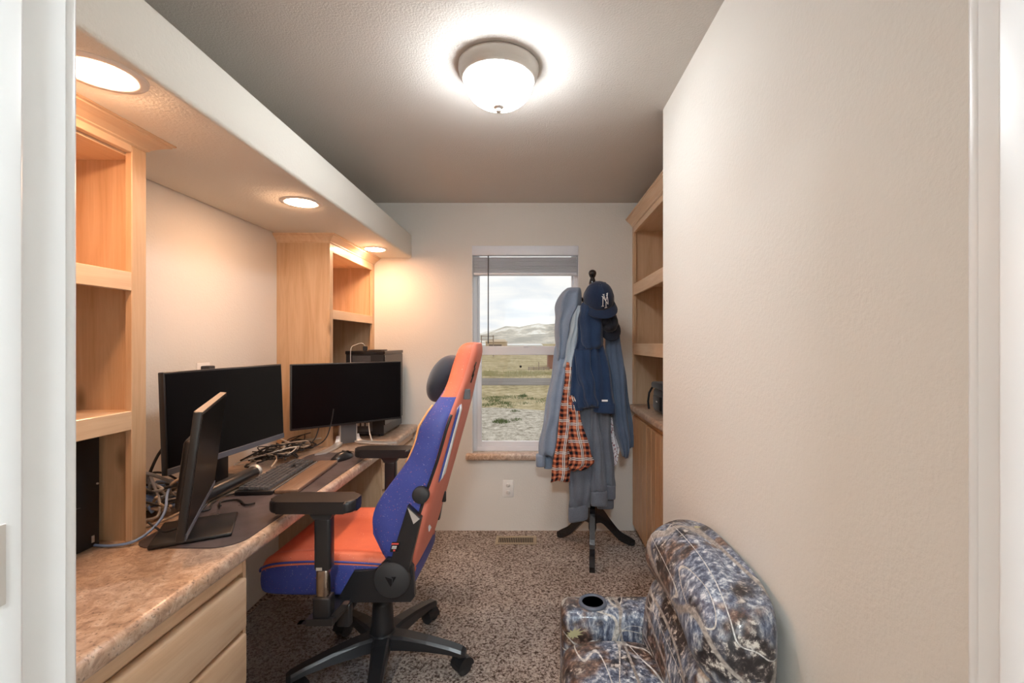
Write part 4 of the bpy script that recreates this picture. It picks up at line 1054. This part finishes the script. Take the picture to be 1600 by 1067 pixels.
# caps
def cap(name, label, c, rx, ry, rz, m, brim_dir, tiltx, brim):
    t = thing(name, c, label, 'cap')
    M = Matrix.Translation(c) @ Matrix.Rotation(tiltx, 4, 'X') @ Matrix.Rotation(brim_dir, 4, 'Z')
    # dome opening towards local -z, front = local -y
    secs = []
    for i in range(13):
        a = i / 12 * PI / 2
        r_ = math.cos(a) ** 0.8 if i < 12 else 0.01
        secs.append([(rx * r_ * math.cos(q) * (1 + 0.012 * math.cos(6 * q)), ry * r_ * math.sin(q) * (1 + 0.012 * math.cos(6 * q)), rz * math.sin(a)) for q in [2 * PI * j / 36 for j in range(36)]])
    MB().loft(secs, M=M).build('crown', m, t)
    for j in range(6):
        q = PI / 6 + j * PI / 3
        MB().tube([M @ Vector((rx * 1.012 * math.cos(a) ** 0.8 * math.cos(q), ry * 1.012 * math.cos(a) ** 0.8 * math.sin(q), rz * 1.01 * math.sin(a))) for a in [k / 10 * PI / 2 * 0.97 for k in range(11)]], 0.0012, 5).build('seam', m, t)
    MB().lathe([(0.006, 0), (0.006, 0.004), (0, 0.006)], (0, 0, rz - 0.001), 12, M=M).build('top_button', m, t)
    secs = []
    for i in range(9):
        f = i / 8
        row_t, row_b = [], []
        for j in range(17):
            q = -PI / 2 + (j / 16 - 0.5) * PI * 0.86
            ext = brim * math.cos((j / 16 - 0.5) * PI * 0.92) ** 0.6
            x_ = (rx + ext * f * 0.55) * math.cos(q); y_ = (ry * 0.97 + ext * f) * math.sin(q)
            z_ = 0.004 - 0.020 * f - 0.10 * (x_ / rx) ** 2 * f * rx
            row_t.append((x_, y_, z_)); row_b.append((x_, y_, z_ - 0.004))
        secs.append(row_t + row_b[::-1])
    MB().loft(secs, M=M).build('brim', m, t)
    return t, M
cap('baseball_cap', 'black cap with round brim hanging lower behind the navy cap', (gx(948), YG - 0.070, gz(505)), 0.060, 0.066, 0.07, 'cap_black', 0.30, 1.25, 0.055)
cc = (gx(932), YG - 0.085, gz(471))
tcap, CM = cap('baseball_cap', 'navy baseball cap with white letter emblem on top of the coat rack', cc, 0.096, 0.100, 0.125, 'cap_navy', 0.34, 0.78, 0.062)
# interlocking letter emblem, embroidered on the front panel
def cap_pt(u_, v_):
    # u: around the front (metres), v: height on the dome (0..1)
    a = v_ * PI / 2; q = -PI / 2 + 1.3 * u_ / 0.10
    r_ = math.cos(a) ** 0.8 * 1.02
    return CM @ Vector((0.096 * r_ * math.cos(q), 0.100 * r_ * math.sin(q), 0.125 * math.sin(a) * 1.02))
EM = [[(-0.016, 0.06), (-0.016, 0.34)], [(-0.016, 0.34), (0.013, 0.08)], [(0.013, 0.08), (0.013, 0.36)],
      [(-0.010, 0.40), (0.0, 0.21)], [(0.020, 0.40), (0.0, 0.21)], [(0.001, 0.21), (0.001, 0.0)],
      [(-0.022, 0.06), (-0.010, 0.06)], [(-0.023, 0.345), (-0.013, 0.345)], [(0.008, 0.36), (0.020, 0.355)], [(-0.017, 0.40), (-0.004, 0.40)], [(0.013, 0.405), (0.026, 0.40)], [(-0.006, 0.0), (0.008, 0.0)]]
for seg_ in EM:
    (u0, v0), (u1, v1) = seg_
    MB().tube([cap_pt(u0 + (u1 - u0) * k / 6, v0 * 1.2 + 0.10 + (v1 - v0) * 1.2 * k / 6) for k in range(7)], 0.0022, 6).build('letter_stroke', 'white_print', tcap)

# ================================================================== camouflage recliner
t = thing('childs_recliner', (0.33, 1.29, 0), "camouflage child's recliner with cup holder against the right wall", 'recliner')
ry0, ry1 = 0.93, 1.60
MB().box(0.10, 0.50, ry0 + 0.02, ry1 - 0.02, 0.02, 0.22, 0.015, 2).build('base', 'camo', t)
for ya, yb in ((ry1 - 0.125, ry1), (ry0, ry0 + 0.125)):
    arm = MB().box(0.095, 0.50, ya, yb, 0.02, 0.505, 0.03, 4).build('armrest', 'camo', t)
    if yb == ry1:
        cxh, cyh = 0.205, (ya + yb) / 2 - 0.012 + 0.016
        MB().lathe([(0.0, 0.001), (0.036, 0.0012), (0.037, 0.006), (0.040, 0.008), (0.047, 0.006), (0.049, 0.0), (0.049, -0.001)], (cxh, cyh, 0.505), 36).build('cup_holder', 'bezel_blue', arm)
        MB().lathe([(0.0, 0.0022), (0.0365, 0.0022)], (cxh, cyh, 0.505), 36).build('cup_well', 'dark_hole', arm)
# seat cushion
secs = []
for x, zt in ((0.085, 0.30), (0.088, 0.38), (0.105, 0.43), (0.20, 0.450), (0.32, 0.445), (0.42, 0.43)):
    secs.append([(x, ry0 + 0.13, 0.16), (x, ry1 - 0.13, 0.16), (x, ry1 - 0.128, zt - 0.03), (x, ry1 - 0.15, zt - 0.004), (x, 1.265 + 0.08, zt + 0.010), (x, 1.265 - 0.08, zt + 0.010), (x, ry0 + 0.15, zt - 0.004), (x, ry0 + 0.128, zt - 0.03)])
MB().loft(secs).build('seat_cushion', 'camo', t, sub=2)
# plump back with a head roll: lofted bottom to top
bkr = [(0.30, 0.365, 0.50, 0.260), (0.38, 0.355, 0.52, 0.280), (0.46, 0.360, 0.540, 0.288), (0.55, 0.372, 0.555, 0.292), (0.600, 0.392, 0.562, 0.293), (0.618, 0.425, 0.564, 0.293), (0.640, 0.382, 0.567, 0.295), (0.69, 0.366, 0.571, 0.297), (0.745, 0.374, 0.573, 0.295), (0.79, 0.405, 0.571, 0.282), (0.812, 0.45, 0.562, 0.262), (0.818, 0.50, 0.545, 0.235)]
secs = []
for z, xf_, xr_, hw in bkr:
    d_ = xr_ - xf_
    s = []
    for k in range(28):
        a = 2 * PI * k / 28
        ca, sa = math.cos(a), math.sin(a)
        s.append(((xf_ + xr_) / 2 - d_ / 2 * math.copysign(abs(ca) ** 0.55, ca) + (0.012 * math.cos(3 * sa * 2) if ca > 0.3 else 0), 1.265 + hw * math.copysign(abs(sa) ** 0.5, sa), z + 0.012 * math.cos(sa * 3) * (z > 0.6)))
    secs.append(s)
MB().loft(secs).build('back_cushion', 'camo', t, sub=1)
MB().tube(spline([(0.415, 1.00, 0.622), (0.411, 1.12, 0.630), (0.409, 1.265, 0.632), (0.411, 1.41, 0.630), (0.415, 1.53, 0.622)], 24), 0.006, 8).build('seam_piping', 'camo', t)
def leaf(cx_, cy_, cz_, M, sc, nm='printed_leaf'):
    o_ = []
    for k in range(22):
        a = 2 * PI * k / 22
        r_ = sc * ((1.0 if k % 2 == 0 else 0.52) * (0.65 + 0.5 * math.cos(a / 2) ** 2))
        o_.append((r_ * math.cos(a), r_ * 0.55 * math.sin(a)))
    return MB().prism(o_, 0, 0.0012, M=Matrix.Translation((cx_, cy_, cz_)) @ M).build(nm, 'leaf_print', t)
leaf(0.13, ry1 - 0.1252, 0.44, Matrix.Rotation(PI / 2, 4, 'X') @ Matrix.Rotation(0.3, 4, 'Z'), 0.035)

# ================================================================== outside
GZ = -0.6
def hgt(x, y): return GZ
g = MB().add([(-400, YB + 0.4, GZ), (400, YB + 0.4, GZ), (500, 900, GZ + 1.6), (-500, 900, GZ + 1.6)], [(0, 1, 2, 3)])
struct(g.build('ground_outside', 'dry_ground', origin=(0, YB + 0.4, GZ)), 'dry grassy ground outside the window')
tag(MB().box(-120, 120, 20.6, 24.4, GZ - 0.05, GZ + 0.06).build('road', 'asphalt'), 'grey road crossing the dry field outside', 'road')['kind'] = 'structure'
struct(MB().add([(-30, YB + 0.4, GZ + 0.012), (30, YB + 0.4, GZ + 0.012), (30, 12.6, GZ + 0.03), (6, 13.3, GZ + 0.03), (0.5, 12.9, GZ + 0.03), (-1.2, 13.6, GZ + 0.03), (-8, 12.8, GZ + 0.03), (-30, 13.4, GZ + 0.03)], [(0, 1, 2, 3, 4, 5, 6, 7)]).build('gravel_yard', 'gravel', recalc=False), 'pale gravel yard outside the window')
rm = random.Random(11)
def range_mesh(name, label, y, x0, x1, base, prof, depth):
    b_ = MB(); n_ = 90; secs = []
    def hh(x):
        for (xa, ha), (xb, hb) in zip(prof, prof[1:]):
            if xa <= x <= xb:
                return ha + (hb - ha) * (x - xa) / (xb - xa)
        return prof[-1][1]
    for j, f in enumerate((0.0, 0.2, 0.4, 0.6, 0.8, 1.0)):
        secs.append([(x0 + (x1 - x0) * k / n_, y + depth * f + rm.uniform(-1, 1) * depth * 0.03, base + hh(x0 + (x1 - x0) * k / n_) * (math.sin(f * PI / 2) ** 1.2) * (1 + rm.uniform(-0.10, 0.10) * (0.2 + f * (1 - f) * 3))) for k in range(n_ + 1)])
    secs.append([(p_[0], y + depth * 1.5, base) for p_ in secs[-1]])
    b_.loft(secs, closed=False, cap=False, smooth=False)
    return struct(b_.build(name, 'mountain'), label)
range_mesh('mountain_range', 'snow-dusted mountain range on the horizon', 620, -420, 520, -0.5, [(-420, 8), (-120, 14), (-85, 17), (-62, 24), (-40, 30), (-22, 28), (0, 33), (25, 32), (70, 36), (200, 28), (520, 20)], 130)
range_mesh('foothills', 'low pale foothills before the mountain range', 430, -320, 420, -0.5, [(-320, 4), (-80, 5), (-55, 4.5), (-25, 7), (-5, 11), (20, 12), (45, 15), (120, 16), (420, 8)], 80)

def house(label, x0, x1, y0, y1, h, roof, wm, rm_, wins, zg=GZ + 0.02):
    t = thing('house', ((x0 + x1) / 2, (y0 + y1) / 2, zg), label, 'building')
    MB().box(x0, x1, y0, y1, zg, zg + h).build('wall', wm, t)
    ov = 0.25; xm = (x0 + x1) / 2
    MB().loft([[(x0 - ov, y0 - ov, zg + h), (x1 + ov, y0 - ov, zg + h), (x1 + ov, y1 + ov, zg + h), (x0 - ov, y1 + ov, zg + h)],
               [(x0 + roof * 0.8, (y0 + y1) / 2 - 0.05, zg + h + roof), (x1 - roof * 0.8, (y0 + y1) / 2 - 0.05, zg + h + roof), (x1 - roof * 0.8, (y0 + y1) / 2 + 0.05, zg + h + roof), (x0 + roof * 0.8, (y0 + y1) / 2 + 0.05, zg + h + roof)]], smooth=False).build('roof', rm_, t)
    for (wx0, wx1, wz0, wz1) in wins:
        MB().box(wx0, wx1, y0 - 0.04, y0, zg + wz0, zg + wz1).build('window', 'window_dark', t)
    return t
house('tan house with a wide garage door beyond the road', -8.9, -5.2, 84, 90, 2.1, 0.0 + 0.5, 'house_tan', 'house_tan', [(-8.3, -5.9, 0.1, 1.6)])
house('long white farm building beyond the dry field', -16, 2, 98, 104, 1.35, 0.35, 'house_white', 'house_white', [(-11, -10, 0.4, 1.0), (-1.5, -0.5, 0.4, 1.0)])
house('small brick house with brown roof at the right of the field', 1.15, 4.6, 33, 37, 1.15, 0.62, 'house_brick', 'roof_brown', [(2.0, 2.5, 0.4, 0.85)])
t = thing('fence', (0.5, 31.5, GZ), 'dark wooden fence in front of the brick house', 'fence')
for k in range(5):
    x = -0.35 + k * 0.36
    MB().box(x, x + 0.06, 31.5, 31.56, GZ, GZ + (0.62 if k in (2,) else 0.30)).build('post', 'fence_wood', t)
for z in (0.10, 0.2):
    MB().box(-0.35, 1.12, 31.46, 31.5, GZ + z, GZ + z + 0.06).build('rail', 'fence_wood', t)
t = thing('utility_frame', (-5.6, 60, GZ), 'faint timber frame standing far behind the road', 'frame')
for x in (-7.0, -5.4):
    MB().box(x, x + 0.12, 60, 60.12, GZ, GZ + 2.95).build('post', 'fence_wood', t)
for z in (2.3, 2.8):
    MB().box(-7.0, -5.3, 60, 60.08, GZ + z, GZ + z + 0.08).build('rail', 'fence_wood', t)
def blades(name, label, spots, m, cat='grass'):
    b_ = MB(); vs_, fs = [], []
    for (x, y, rx_, ry_, h, cnt) in spots:
        for _ in range(cnt):
            a, q = rm.uniform(0, 2 * PI), rm.random() ** 0.5
            px_, py_ = x + rx_ * q * math.cos(a), y + ry_ * q * math.sin(a)
            hh_ = h * rm.uniform(0.4, 1.0) * (1.15 - 0.7 * q); wd = h * 0.10
            an = rm.uniform(0, PI); dx, dy = wd * math.cos(an), wd * math.sin(an)
            lx, ly = rm.uniform(-0.4, 0.4) * hh_, rm.uniform(-0.4, 0.4) * hh_
            o_ = len(vs_)
            vs_ += [(px_ - dx, py_ - dy, GZ), (px_ + dx, py_ + dy, GZ), (px_ + lx, py_ + ly, GZ + hh_)]
            fs.append((o_, o_ + 1, o_ + 2))
    b_.add(vs_, fs)
    o = b_.build(name, m, recalc=False)
    return tag(o, label, cat, kind='stuff')
sp = [(-0.78, 11.1, 0.22, 0.25, 0.17, 220), (-0.42, 11.4, 0.18, 0.25, 0.12, 140), (-0.52, 12.8, 0.16, 0.2, 0.12, 120), (-0.35, 16.4, 0.15, 0.2, 0.2, 90), (-1.3, 11.0, 0.3, 0.3, 0.08, 80)]
for k in range(34):
    sp.append((rm.uniform(-2.2, 1.4), rm.uniform(13.6, 16.4), 0.28, 0.35, 0.13, 60))
blades('grass_tufts', 'green grass tufts on the gravelly yard', sp, 'grass_green')
sp = []
for k in range(120):
    sp.append((rm.uniform(-4.6, 2.6), rm.uniform(25.6, 30.2), 0.5, 0.5, rm.uniform(0.16, 0.34), 40))
blades('dry_grass', 'pale dry grass across the field', sp, 'grass_dry')
sp = []
for k in range(60):
    sp.append((rm.uniform(-12, 6), rm.uniform(66, 82), 0.9, 0.9, rm.uniform(0.4, 0.9), 40))
blades('sagebrush', 'low dark sagebrush before the far houses', sp, 'grass_green', 'shrubs')

for o in bpy.data.objects:
    if '_o' in o.keys(): del o['_o']
